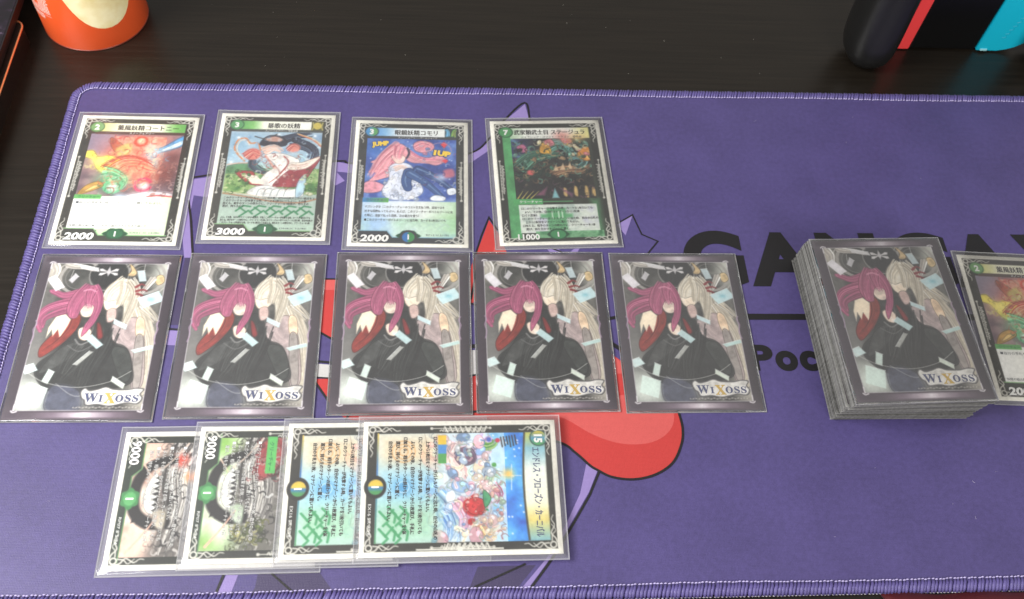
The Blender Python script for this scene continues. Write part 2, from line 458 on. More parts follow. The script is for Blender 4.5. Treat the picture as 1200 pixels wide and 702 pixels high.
MB = [(-0.2088, 0.1112), (0.43, 0.1112), (0.43, 0.4122), (-0.2072, 0.4075)]
def rounded(pts, r, n=10):
    out = []
    for i, p in enumerate(pts):
        p = Vector(p); a = Vector(pts[i - 1]) - p; b = Vector(pts[(i + 1) % len(pts)]) - p
        a.normalize(); b.normalize()
        c = p + (a + b).normalized() * (r * math.sqrt(2)); s = p + a * r - c; e = p + b * r - c
        a0 = math.atan2(s.y, s.x); a1 = math.atan2(e.y, e.x); d = (a1 - a0 + math.pi) % (2 * math.pi) - math.pi
        for k in range(n + 1):
            t = a0 + d * k / n; out.append((c.x + r * math.cos(t), c.y + r * math.sin(t)))
    return out
outline = rounded(MB, 0.0125)
mat = empty('play_mat', (0, 0, TZ))
tag(mat, 'long purple cloth play mat with stitched edge under all the cards', 'play mat')
MOFF = -TZ
def in_mat(o): o.location.z += MOFF; return o
bm = bmesh.new()
vt = [bm.verts.new((x, y, 0)) for x, y in outline]; vb = [bm.verts.new((x, y, TZ + 0.0002)) for x, y in outline]
bm.faces.new(vt); bm.faces.new(list(reversed(vb)))
for i in range(len(vt)): bm.faces.new((vt[i], vb[i], vb[(i + 1) % len(vt)], vt[(i + 1) % len(vt)]))
in_mat(mobj('cloth_pad', bm_mesh('cloth_pad', bm), M_MAT, mat))

def resample(path, step):
    p = [Vector(q) for q in path] + [Vector(path[0])]
    out = []; carry = 0.0
    for a, b in zip(p[:-1], p[1:]):
        L = (b - a).length; d = (b - a).normalized() if L > 0 else Vector((1, 0))
        t = carry
        while t < L:
            out.append((a + d * t, d)); t += step
        carry = t - L
    return out

def tube(bm, pts, r, sides=5, flat=1.0, caps=True):
    pts = [Vector(p) for p in pts]; rings = []
    for i, p in enumerate(pts):
        d = (pts[min(i + 1, len(pts) - 1)] - pts[max(i - 1, 0)]).normalized()
        up = Vector((0, 0, 1)) if abs(d.z) < 0.9 else Vector((1, 0, 0))
        a = d.cross(up).normalized(); b = a.cross(d).normalized()
        rr = r[i] if isinstance(r, (list, tuple)) else r
        rings.append([bm.verts.new(p + (a * math.cos(2 * math.pi * k / sides) + b * math.sin(2 * math.pi * k / sides) * flat) * rr) for k in range(sides)])
    for u, v in zip(rings[:-1], rings[1:]):
        for k in range(sides):
            bm.faces.new((u[k], u[(k + 1) % sides], v[(k + 1) % sides], v[k]))
    if caps and sides > 2:
        bm.faces.new(list(reversed(rings[0]))); bm.faces.new(rings[-1])

bm = bmesh.new(); bmw = bmesh.new(); bmb = bmesh.new()
for i, (p, d) in enumerate(resample(outline, 0.00165)):
    if p.x > 0.415 or (p.x > 0.40 and 0.13 < p.y < 0.4): continue
    nrm = Vector((d.y, -d.x)); inn = -nrm                       # outline runs counter-clockwise
    j = rnd.uniform(-0.00028, 0.00028); sl = 0.0015
    band = 0.0040 + rnd.uniform(-0.0002, 0.0002) + 0.0003 * math.sin(i * .07); th = rnd.uniform(.82, 1.15)
    q = lambda o, s, z: ((p + inn * o + d * (s + j)).x, (p + inn * o + d * (s + j)).y, z)
    tube(bm, [q(band, sl, 0.0001), q(band * 0.55, sl * 0.6, 0.00050), q(0.0008, 0.15 * sl, 0.00038), q(-0.0005, 0, -0.0004), q(-0.0009, 0, -0.0013), q(-0.0007, 0, -0.0024)],
         [0.00055 * th, 0.00084 * th, 0.00096 * th, 0.00098 * th, 0.0009 * th, 0.0006], 6)
    # chain of the inner needle line
    a, b = q(band + 0.0001, sl - 0.00075, 0.0003), q(band + 0.00025, sl + 0.00062, 0.0003)
    m_ = ((a[0] + b[0]) / 2, (a[1] + b[1]) / 2, 0.0006)
    tube(bmw, [a, m_, b], [0.00018, 0.00036, 0.00018], 5)
    # beads of the lower looper thread
    a, b = q(-0.0012, -0.00065, -0.0026), q(-0.0012, 0.00055, -0.0026)
    m_ = ((a[0] + b[0]) / 2, (a[1] + b[1]) / 2, -0.0023)
    tube(bmb, [a, m_, b], [0.00012, 0.00036, 0.00012], 5)
M_THREAD = mat_cloth('thread_purple', (83, 74, 128), 0.16)
M_THREADW = mat_cloth('thread_lilac', (176, 167, 208), 0.14)
M_THREADX = mat_cloth('thread_white', (224, 220, 226), 0.1)
for nm, b_, mm in (('overlock_stitching', bm, M_THREAD), ('needle_stitching', bmw, M_THREADW), ('looper_stitching', bmb, M_THREADX)):
    o = in_mat(mobj(nm, bm_mesh(nm, b_, True), mm, mat)); o['kind'] = 'stuff'

MAT_FILL = {
 'D': [
  [(-75.9, 123.2), (-50.2, 123.5), (-44.7, 116.1), (-41.8, 112.0), (-79.0, 112.2), (-76.4, 117.4)],
  [(17.6, 124.4), (42.9, 124.7), (34.2, 114.6), (30.5, 112), (12.5, 112)],
  [(-129, 286), (-120, 286), (-122, 246), (-131, 246)]],
 'L': [
  [(50.5, 397.8), (53.6, 379.1), (55.3, 364.8), (41.9, 372.3), (29.4, 362.4), (18.6, 352.7), (-6.5, 343.0), (-47.2, 343.5), (-56.1, 344.5), (-51.1, 338.0), (-56.4, 334.3), (-60.2, 343.3), (-98.5, 335.4), (-123.9, 325.6), (-130.3, 326.7), (-130.5, 311.8), (-127.0, 292.6), (-125.6, 286.2), (-129.5, 286.1), (-133.2, 303.4), (-134.2, 328.9), (-131.8, 337.8), (-99.5, 344.4), (-55.6, 351.3), (-47.5, 349.6), (-6.6, 350.4), (18.7, 359.0), (28.6, 369.4), (37.4, 383.4)],
  [(-132.3, 243.0), (-125.3, 242.6), (-125.0, 234.4), (-131.9, 234.9)],
  [(105.8, 316.0), (100.7, 302.7), (96.3, 310.7)],
  [(57.5, 293.3), (63.9, 293.3), (67.6, 287.8), (61.3, 287.8)],
  [(66.7, 287.8), (71.7, 293.4), (75.4, 294.5), (71.7, 287.9)],
  [(68.7, 171.3), (73.6, 167.8), (68.8, 157.6), (57.4, 139.8), (50.6, 129.1), (37, 112), (33.7, 112), (47.5, 127.3), (57.6, 143.3), (64.8, 157.2)],
  [(-89.0, 122.7), (-84.0, 122.6), (-86.8, 112.7), (-92.4, 112.8)]],
 'R': [
  [(56.7, 182.5), (64.0, 177.3), (70.3, 170.8), (73.7, 168.5), (80.1, 165.3), (90.2, 163.9), (100.6, 166.1), (108.9, 171.7), (114.1, 180.3), (116.0, 187.7), (115.3, 196.2), (112.7, 207.2), (95.3, 221.4), (85.4, 230.0), (79.2, 232.0), (53.0, 222.4), (19.4, 217.8), (9.0, 213.2), (-5.2, 204.1), (-40.8, 199.8), (-40.5, 194.5), (-5.1, 190.8), (34.9, 188.3)],
  [(27.2, 312.1), (31.5, 304.2), (35.2, 290.8), (36.5, 277.8), (20.2, 260.9), (16.7, 258.9), (16.0, 267.1), (17.1, 282.0), (20.3, 290.7)],
  [(-59.6, 272.9), (-50.1, 273.0), (-48.1, 238.3), (-53.1, 238.8), (-58.4, 242.7)],
  [(-58.6, 216.1), (-49.3, 216.1), (-50.9, 203.4)]],
 'P': [
  [(35.3, 199.4), (57.2, 195.7), (71.2, 187.2), (81.0, 182.7), (91.0, 180.9), (101.3, 182.1), (109.2, 186.9), (113.1, 194.4), (112.7, 207.2), (108.9, 210.5), (72.6, 203.7)],
  [(79.1, 231.5), (85.4, 229.6), (95.2, 220.9), (95.0, 218.5), (78.0, 218.6)],
  [(31.5, 304.2), (36.1, 290.8), (34.1, 285.9), (28.9, 290.8)],
  [(-59.6, 272.9), (-50.1, 273.0), (-49.8, 266.8), (-59.2, 266.7)]],
 'W': [
  [(-60.4, 224.5), (-48.9, 223.5), (-48.5, 216.6), (-60.7, 217.5)],
  [(13.8, 231.5), (20.9, 232.0), (20.2, 218.7), (13.2, 217.8)]],
}
MAT_LINE = [
 ([(-132.0, 339.0), (-99.6, 345.6), (-55.6, 351.9), (-47.6, 350.5), (-6.6, 351.6), (18.7, 359.6), (28.7, 370.1), (37.4, 384.0), (50.5, 398.9), (52.8, 384.4), (54.6, 369.3)], 1.1),
 ([(-132.5, 323.2), (-129.2, 309.0), (-125.4, 287.2)], 1.1), ([(-132.4, 243.8), (-125.0, 243.3)], 0.9),
 ([(96.3, 310.1), (105.9, 316.6), (109.6, 303.4), (117.9, 298.9), (110.3, 289.3)], 0.8),
 ([(59.4, 293.8), (64.7, 291.7), (66.7, 287.3)], 0.8), ([(19.4, 289.0), (22.8, 301.3), (27.2, 313.9), (31.6, 305.3)], 0.9),
 ([(21.2, 288.5), (16.8, 261.9), (13.7, 258.3)], 1.0), ([(12.8, 260.4), (21.0, 257.3)], 1.0), ([(-60.5, 273.5), (-49.3, 273.3)], 0.9),
 ([(-59.2, 242.7), (-53.1, 238.8), (-47.2, 235.9)], 1.1), ([(-60.5, 225.9), (-48.2, 224.5)], 1.2), ([(-60.6, 217.1), (-48.5, 216.1)], 0.8),
 ([(-59.8, 216.6), (-51.8, 204.8)], 1.1), ([(13.4, 233.5), (21.0, 234.4)], 2.2), ([(13.2, 217.3), (20.6, 218.2)], 0.8),
 ([(12.9, 197.7), (19.8, 198.6)], 1.2), ([(81.5, 248.9), (90.5, 250.9)], 1.8), ([(81.5, 239.4), (91.2, 232.0)], 2.2),
 ([(-42.9, 194.3), (-40.7, 198.5), (-13.2, 199.7)], 1.0),
 ([(34.9, 187.9), (56.7, 182.3), (64.0, 177.0), (70.3, 170.6), (73.6, 168.3), (80.1, 164.8), (90.1, 163.5), (100.5, 165.7), (109.3, 171.3), (114.5, 180.0), (116.4, 187.7), (115.9, 196.2), (113.5, 207.2)], 1.2),
 ([(74.4, 167.4), (69.1, 156.3), (57.6, 138.2), (50.1, 127.2), (38, 112)], 1.1), ([(-90.1, 122.7), (-93.0, 112.5)], 1.1),
 ([(-70.2, 123.1), (-57.1, 112)], 0.9), ([(38.4, 125.2), (16.0, 115.6)], 0.9), ([(132, 251.4), (356, 251.4)], 3.6),
]
NAMES = {'L': 'lilac_print', 'D': 'dusk_print', 'R': 'red_print', 'P': 'coral_print', 'W': 'white_print'}
zl = 0.00003
def flat_poly(name, pts, z, mm_, smooth=False):
    p = catmull(pts, True, 5) if smooth else pts
    b = bmesh.new(); f = b.faces.new([b.verts.new((x / 1000, y / 1000, z)) for x, y in p])
    if f.calc_area() and f.normal.z < 0: f.normal_flip()
    bmesh.ops.triangulate(b, faces=list(b.faces))
    m = bpy.data.meshes.new(name); b.to_mesh(m); b.free()
    return in_mat(mobj(name, m, mm_, mat))
for k, key in enumerate('DLRPW'):
    for n, pts in enumerate(MAT_FILL[key]):
        flat_poly(NAMES[key], pts, zl * (1 + k) + 0.000003 * n, M_MATP[key], key in 'RP' and n == 0)
for n, (pts, w) in enumerate(MAT_LINE):
    p = [Vector(q) for q in (catmull(pts, False, 6) if len(pts) > 6 else pts)]
    L, Rr = [], []
    for i, q in enumerate(p):
        d0 = (q - p[max(i - 1, 0)]); d1 = (p[min(i + 1, len(p) - 1)] - q)
        d0 = d0.normalized() if d0.length else d1.normalized(); d1 = d1.normalized() if d1.length else d0
        m_ = (d0 + d1).normalized(); nn = Vector((-m_.y, m_.x)); s = w / 2 / max(0.45, nn.dot(Vector((-d1.y, d1.x))))
        L.append(q + nn * s); Rr.append(q - nn * s)
    v = [(a.x / 1000, a.y / 1000, zl * 7 + 0.000002 * n) for a in L + Rr]; N = len(L)
    in_mat(mobj('black_outline', mesh_py('black_outline', v, [(N + i, N + i + 1, i + 1, i) for i in range(N - 1)]), M_MATP['K'], mat))

def mat_letter(ch, x0, x1, y0, y1, bold):
    m = text_mesh(ch, 0.05, bold, res=14).copy()
    v = np.empty(len(m.vertices) * 3); m.vertices.foreach_get('co', v); v = v.reshape(-1, 3)
    lo, hi = v.min(0), v.max(0)
    v[:, 0] = (x0 + (v[:, 0] - lo[0]) / (hi[0] - lo[0]) * (x1 - x0)) / 1000
    v[:, 1] = (y0 + (v[:, 1] - lo[1]) / (hi[1] - lo[1]) * (y1 - y0)) / 1000
    v[:, 2] = zl * 8
    m.vertices.foreach_set('co', v.ravel()); m.update()
    in_mat(mobj('printed_letter', m, M_MATP['K'], mat))
for ch, x0, x1 in (('G', 130.5, 163.5), ('A', 165.3, 202.7), ('N', 205.4, 239), ('G', 245, 279), ('A', 278.5, 315.5), ('V', 318, 356)):
    ov = 0.7 if ch == 'G' else 0
    mat_letter(ch, x0, x1, 270.2 - ov, 305.6 + ov, 0.05)
for ch, x0, x1, y0, y1 in (('P', 155.5, 168, 220, 234.8), ('o', 168.9, 180.2, 219.7, 231.3), ('c', 181.4, 190.6, 219.7, 231.3)):
    mat_letter(ch, x0, x1, y0, y1, 0.05)

# ------------------------------------------------------------------ printed faces
SILV = (220, 218, 208)
def filigree(c, side=True, col=SILV, top=True):
    W, H = c.w, c.h
    for sx in (0, 1):
        for sy in (0, 1):
            if not top and sy == 0: continue
            fx = (lambda x: x) if sx == 0 else (lambda x: W - x)
            fy = (lambda y: y) if sy == 0 else (lambda y: H - y)
            q = lambda pts: [(fx(x), fy(y)) for x, y in pts]
            c.ring(fx(4.1), fy(4.1), 1.3, 0.7, col)
            c.stroke(q([(2.4, 5.2), (3.0, 7), (5.2, 9.2), (3.4, 12.6), (4.8, 15), (4.6, 16.8)]), 0.8, col, w1=0.35)
            c.stroke(q([(4.9, 6), (4.5, 8.4), (2.9, 10.4), (4.9, 12.8)]), 0.65, col, w1=0.3)
            c.stroke(q([(5.2, 2.4), (7, 3.0), (9.4, 4.8), (12.8, 3.2), (15.4, 4.4), (17.4, 3.6)]), 0.75, col, w1=0.35)
            c.stroke(q([(6, 4.6), (8.6, 4.3), (10.6, 2.8), (13.2, 4.5)]), 0.6, col, w1=0.3)
    if side:
        r = random.Random(5)
        for sx in (0, 1):
            x0 = 3.6 if sx == 0 else W - 5.4
            c.stroke([(x0 + (0.1 if sx == 0 else 1.7), 30.5), (x0 + (0.1 if sx == 0 else 1.7), 57)], 0.4, col)
            for k in range(9):
                y = 33.5 + k * 2.25
                a, b = r.uniform(0, .6), r.uniform(1.3, 2.2)
                c.stroke([(x0 + a, y), (x0 + b, y + 0.5), (x0 + 0.9, y + 1.2), (x0 + b * .9, y + 1.9)], 0.55, col, smooth=True)
            c.ell(x0 + (0.1 if sx == 0 else 1.7), 30.2, 0.6, 0.6, col); c.ell(x0 + (0.1 if sx == 0 else 1.7), 57.3, 0.7, 0.7, col)

def dm_frame(frame=(56, 55, 49)):
    c = Canvas(PW, PH, base=(240, 238, 228))
    c.rect(2.3, 2.3, PW - 2.3, PH - 2.2, frame)
    n = c.noise(6, 3)[..., None]
    m = ((c.X > 2.3) & (c.X < PW - 2.3) & (c.Y > 2.3) & (c.Y < PH - 2.2))[..., None]
    c.img = np.where(m, c.img * (0.8 + 0.4 * n), c.img)
    return c

GREEN, DKG = (96, 166, 104), (44, 112, 72)
def dm_bottom(c, tab=(60, 62, 54), edge=(150, 200, 140), badge=DKG, box=True):
    c.poly([(5.6, 78.2), (20.5, 78.2), (23.5, 82.4), (57.6, 82.4), (57.6, 86), (5.6, 86)], tab)
    c.stroke([(5.6, 78.2), (20.5, 78.2), (23.5, 82.4), (57.6, 82.4)], 0.5, edge, smooth=False)
    pts = []
    for k in range(24):
        t = 2 * math.pi * k / 24; rr = 1 + 0.10 * math.cos(6 * t)
        pts.append((31.8 + 5.4 * rr * math.cos(t) * (1 + .12 * abs(math.cos(t)) ** 6), 81.4 + 3.5 * rr * math.sin(t)))
    c.poly(pts, tuple(q * .75 for q in badge)); c.ell(31.8, 81.4, 4.0, 2.8, badge)

def paint_courtney():
    c = dm_frame()  # inks below are paled: some sleeve glare is painted into the print
    A = (6.8, 13.6, 56.8, 58)
    c.wash(*A, [(104, 90, 100), (140, 118, 126), (176, 146, 146), (120, 98, 106)], 16, 4)
    c.setclip(*A)
    c.poly([(6, 13), (17, 13), (19, 20), (14, 28), (6, 30)], (150, 148, 168), .8, 2, True)
    c.glow(34, 26, 17, 11, (232, 120, 100), .95); c.glow(36, 38, 13, 8, (230, 132, 104), .9)
    c.wash(20, 15, 48, 48, [(222, 92, 80), (240, 160, 124), (246, 212, 170), (226, 110, 96)], 7, 9, .55)
    c.poly([(5, 27), (10, 25.5), (14, 30), (20, 29), (26, 32), (22, 36), (18, 41), (14, 38), (11, 32), (6, 30)], (240, 224, 96), .95, .8, True)
    c.glow(15.5, 33, 6, 4, (252, 240, 150), .8)
    c.poly([(18, 16), (24, 20), (28, 25), (23, 27), (19, 22)], (176, 88, 58), .9, .6, True)
    c.poly([(22, 24), (29, 20), (30, 27), (25, 30)], (208, 204, 120), .8, .8, True)
    c.poly([(57, 14), (47, 22), (42, 24), (41, 28), (47, 26), (57, 21)], (84, 164, 216), .95, .8, True)
    c.poly([(57, 17), (48, 23), (44, 26), (50, 24.4), (57, 20)], (226, 244, 252), .95, .6, True)
    c.glow(42, 27, 5, 6, (216, 232, 236), .9); c.glow(44, 35, 3, 6, (196, 210, 206), .8)
    c.poly([(39, 20), (42, 15), (43, 22), (41, 29), (38, 26)], (226, 214, 186), .7, .7, True)
    c.ribbons([(20, 40), (27, 33), (36, 33), (46, 38)], 13, 26, [(236, 150, 110), (190, 46, 40), (246, 206, 160), (206, 90, 70)], 3, (.4, 1.2), .8)
    c.ring(34.5, 18.5, 3.1, 1.5, (222, 96, 74), .95, .5); c.ell(34.5, 18, 1.9, 1.9, (250, 226, 190), .95, soft=.8)
    c.glow(24, 46, 8, 7, (116, 196, 140), 1); c.ribbons([(18, 40), (24, 41), (30, 46), (27, 54)], 7, 14, [(150, 222, 170), (80, 160, 110), (206, 240, 206)], 8)
    c.ring(25, 50, 4.6, 1.5, (120, 204, 150), .95, .5); c.ell(25, 51, 2.8, 2.8, (222, 246, 228), .95, soft=1)
    c.poly([(8, 56), (11, 50), (17, 47), (20, 50), (14, 54)], (196, 156, 76), .9, .5, True); c.poly([(11, 54), (15, 50), (18, 50), (14, 53)], (238, 210, 140), .9, .5, True)
    c.ring(40.5, 49, 4.3, 1.5, (222, 84, 120), .95, .5, 20, 330); c.ell(41, 49.5, 2.5, 2.3, (252, 226, 230), .95, soft=1)
    c.glow(51, 42, 6, 8, (120, 62, 56), .7); c.glow(54, 30, 5, 5, (112, 70, 70), .8)
    c.poly([(30, 58), (36, 55), (46, 53), (57, 55), (57, 59), (30, 59)], (240, 234, 236), .9, 1, True)
    c.stroke([(44, 57), (50, 56), (57, 57)], 1.1, (196, 84, 80), .8); c.glow(30, 57, 4, 2, (206, 226, 240), .8)
    c.clutter(20, 16, 46, 52, [(244, 176, 136), (214, 84, 76), (250, 224, 180), (236, 140, 118), (226, 120, 104)], 90, 2.2, 150, .5, bead=0.0)
    c.clutter(8, 26, 24, 40, [(246, 234, 130), (220, 190, 70), (252, 246, 180)], 24, 1.5, 151, .6, bead=0.0)
    c.clutter(18, 42, 31, 56, [(150, 222, 170), (70, 150, 100), (220, 246, 220)], 22, 1.6, 152, .5, bead=0.0)
    c.clutter(38, 18, 57, 34, [(216, 236, 246), (110, 176, 216), (180, 200, 210)], 24, 1.5, 153, .45, bead=0.0)
    c.clutter(44, 34, 57, 57, [(176, 120, 112), (206, 150, 136), (140, 100, 98), (226, 190, 182)], 46, 1.6, 154, .6, bead=0.03)
    c.setclip()
    c.rect(6.6, 57.2, 56.8, 79, hgrad((6, (246, 246, 242)), (40, (246, 246, 236)), (57, (226, 238, 206)))); c.rect(22, 78, 56.8, 82.4, hgrad((22, (206, 230, 190)), (57, (222, 236, 206))))
    c.rect(6.6, 56.0, 20.5, 58.9, (110, 182, 104))
    dm_bottom(c)
    filigree(c)
    c.rect(9, 5.3, 57, 11.7, hgrad((9, (206, 206, 120)), (22, (244, 242, 220)), (44, (240, 242, 222)), (52, (128, 188, 104)), (57, (110, 178, 96))))
    c.rect(9, 4.8, 57, 5.4, (70, 66, 58)); c.rect(9, 11.6, 57, 13.7, (96, 72, 66), .8)
    c.ell(9.2, 8.4, 4.0, 3.9, (70, 118, 72)); c.ell(9.2, 8.4, 3.4, 3.3, (124, 172, 112))
    return c.mesh('card_face')

def lattice(c, x0, y0, n, s, col, a=.9):
    for k in range(n):
        x = x0 + k * s * 2.2
        c.stroke([(x, y0 + s), (x + s, y0), (x + 2 * s, y0 + .6)], 1.1, col, a, smooth=False)
        c.stroke([(x + s * .6, y0 + 2 * s), (x + s * 1.8, y0 + s * .9), (x + s * 2.4, y0 + 1.5 * s)], 1.1, col, a, smooth=False)
        c.stroke([(x + s * .4, y0 + .3 * s), (x + s * 1.5, y0 + s * 1.2)], 1.0, col, a, smooth=False)

def paint_song():
    c = dm_frame()
    A = (6.8, 13.6, 56.8, 82.4)
    c.rect(6.6, 13.4, 56.9, 82.4, vgrad((14, (150, 176, 196)), (36, (176, 202, 212)), (44, (150, 176, 150)), (60, (174, 190, 180)), (82, (186, 206, 190))))
    c.setclip(*A)
    c.wash(6.8, 13.6, 56.8, 36, [(126, 158, 190), (196, 214, 222), (150, 186, 206)], 9, 21, .6)
    c.wash(6.8, 40, 56.8, 58, [(74, 126, 66), (126, 164, 92), (176, 196, 140), (92, 140, 80)], 6, 23, .95)
    c.poly([(6, 40), (14, 37), (24, 38), (24, 42), (6, 44)], (90, 142, 96), .9, .8, True); c.stroke([(6, 38), (14, 36.5), (22, 36.5)], .8, (222, 180, 160), .8)
    # ribbon ring, dark silk, pale drapery, red fan: a generic swirl of cloth
    c.stroke([(16, 35), (10, 27), (11, 20), (15, 18.5), (18, 22), (22, 22), (24, 27)], 1.0, (206, 138, 92)); c.stroke([(15.8, 34), (11.2, 27), (12, 21), (15, 19.8), (17.6, 23.4)], .4, (246, 220, 190))
    c.ribbons([(27, 22), (34, 20), (44, 16), (52, 15)], 7, 18, [(46, 52, 72), (70, 80, 104), (36, 40, 56)], 31, (1, 2.2), .95)
    c.ribbons([(40, 22), (47, 23), (53, 28), (51, 37)], 9, 22, [(52, 60, 84), (38, 42, 60), (96, 112, 138)], 32, (1, 2.2), .95)
    c.ribbons([(22, 33), (21, 38), (26, 42), (33, 42)], 6, 14, [(60, 74, 92), (96, 128, 138), (44, 52, 70)], 33, (.9, 1.8), .95)
    c.stroke([(44, 29), (49, 33), (50, 38)], .5, (196, 226, 222)); c.stroke([(25, 36), (28, 40), (33, 42)], .5, (196, 226, 222))
    c.poly([(23, 22), (27, 16.5), (34, 16.5), (38, 21), (36, 24), (26, 24)], (48, 50, 64), 1, .5, True); c.stroke([(20, 17), (26, 18.5), (32, 15)], .7, (70, 66, 66))
    c.poly([(26, 18.5), (31, 16.8), (35, 18.6), (34, 20.5), (28, 20.4)], (220, 176, 160), .95, .5, True)
    c.ribbons([(26, 28), (31, 25), (36, 28)], 6, 18, [(240, 214, 198), (226, 186, 170), (248, 230, 218)], 39, (.8, 1.8), .95)
    c.ell(20, 30, 4.6, 4.2, (222, 140, 124), .95, soft=.6); c.ribbons([(16, 32), (20, 28), (24, 31)], 6, 12, [(206, 104, 94), (244, 190, 172), (184, 84, 80)], 36, (.5, 1), .9)
    c.ell(42, 25, 3.6, 3.2, (226, 150, 134), .95, soft=.6); c.ribbons([(39, 27), (42, 23.5), (45, 26)], 4, 8, [(196, 96, 88), (246, 200, 184)], 37, (.4, .9), .9)
    c.poly([(27, 31), (34, 29), (41, 31), (46, 35), (40, 45), (33, 53), (24, 54), (28, 44), (33, 38)], (236, 232, 226), 1, .5, True)
    c.stroke([(27, 31), (31, 37), (33, 40)], 1.3, (214, 168, 154)); c.stroke([(37, 31), (40, 36), (36, 44)], .9, (168, 92, 88)); c.stroke([(33, 38), (36, 44), (31, 50)], .5, (176, 120, 112))
    c.poly([(39, 43), (46, 37), (57, 31), (53, 42), (47, 52), (37, 53), (33, 52)], (156, 64, 72), 1, .5, True)
    c.poly([(41, 36), (47, 35.5), (57, 31), (51, 39), (44, 41), (40, 40)], (238, 228, 214), 1, .5, True); c.ribbons([(41, 38), (47, 38), (53, 35)], 3, 8, [(206, 160, 140), (250, 246, 238)], 38, (.3, .7), .9)
    c.poly([(12, 43), (17, 42), (22, 43), (24, 50), (28, 52), (20, 51)], (164, 66, 64), 1, .5, True)
    for k in range(4): c.poly([(15 + k * 2.3, 44 + k * .4), (17 + k * 2.3, 44.2 + k * .4), (25 + k * 1.2, 51), (22 + k * 1.2, 51)], (238, 230, 214), 1, .3)
    c.poly([(20, 58), (23, 53.5), (30, 52), (37, 54), (45, 54), (48, 50), (50, 58), (46, 60), (30, 60)], (232, 232, 228), 1, .6, True)
    for k in range(5): c.stroke([(25 + k * 3.6, 59), (26 + k * 3.6, 55), (29 + k * 3.4, 54)], .45, (150, 160, 160))
    c.poly([(46, 50), (50, 44), (50, 56), (46, 60)], (176, 206, 220), .9, .5, True)
    for k in range(26):
        x, y = rnd.uniform(7.5, 56), rnd.uniform(46, 57)
        if 20 < x < 48: continue
        c.ell(x, y, rnd.uniform(.6, 1.4), rnd.uniform(.5, 1.0), rnd.choice([(214, 220, 170), (240, 238, 222), (120, 160, 92)]), .85)
    for x, y in ((11, 18), (33, 15.2), (53, 16), (50, 33), (9, 36)): c.glow(x, y, .9, .9, (246, 250, 250), .9)
    c.stroke([(44, 15), (52, 19), (57, 24)], .8, (206, 120, 86)); c.stroke([(43, 14.4), (52, 18), (57, 22.6)], .5, (236, 206, 150))
    c.stroke([(6.8, 57.6), (20, 60), (34, 63), (48, 63.6), (57, 61)], 1.0, (176, 126, 96), .8); c.stroke([(6.8, 56.6), (22, 58.8), (34, 61.8)], .6, (226, 210, 190), .9)
    c.clutter(7, 14, 57, 36, [(206, 222, 230), (120, 150, 180), (176, 204, 216)], 46, 1.3, 160, .45, False)
    c.clutter(22, 28, 48, 56, [(240, 236, 228), (206, 170, 160), (176, 96, 90), (226, 220, 214)], 70, 1.4, 161, .6, bead=0.06)
    c.clutter(7, 42, 20, 58, [(100, 146, 80), (206, 214, 160), (70, 112, 64)], 40, 1.1, 162, .8)
    c.clutter(49, 40, 57, 58, [(110, 150, 84), (226, 226, 190), (70, 112, 64)], 30, 1.1, 163, .8)
    lattice(c, 15.5, 66, 5, 3.6, (64, 134, 92))
    c.setclip()
    dm_bottom(c); filigree(c)
    c.rect(9, 5.3, 50.5, 11.7, hgrad((9, (84, 160, 84)), (18, (140, 196, 120)), (24, (240, 242, 226)), (50, (246, 246, 236)))); c.rect(9, 4.8, 50.5, 5.4, (70, 66, 58)); c.rect(9, 11.6, 57, 13.5, (88, 92, 88), .85)
    c.rect(50.4, 5, 57.4, 12, (92, 92, 58)); c.ell(53.8, 8.4, 2.4, 2.6, (206, 190, 92)); c.stroke([(51.2, 6), (51.6, 9), (51, 11.4)], .6, (190, 180, 110)); c.stroke([(56.6, 6), (56.2, 9), (56.8, 11.4)], .6, (190, 180, 110))
    c.ell(9.2, 8.4, 4.0, 3.9, (52, 104, 64)); c.ell(9.2, 8.4, 3.4, 3.3, (92, 158, 100))
    c.ell(57, 83.4, 1.9, 1.9, (206, 206, 198)); c.ell(57, 83.4, 1.2, 1.2, (70, 74, 70))
    return c.mesh('card_face')

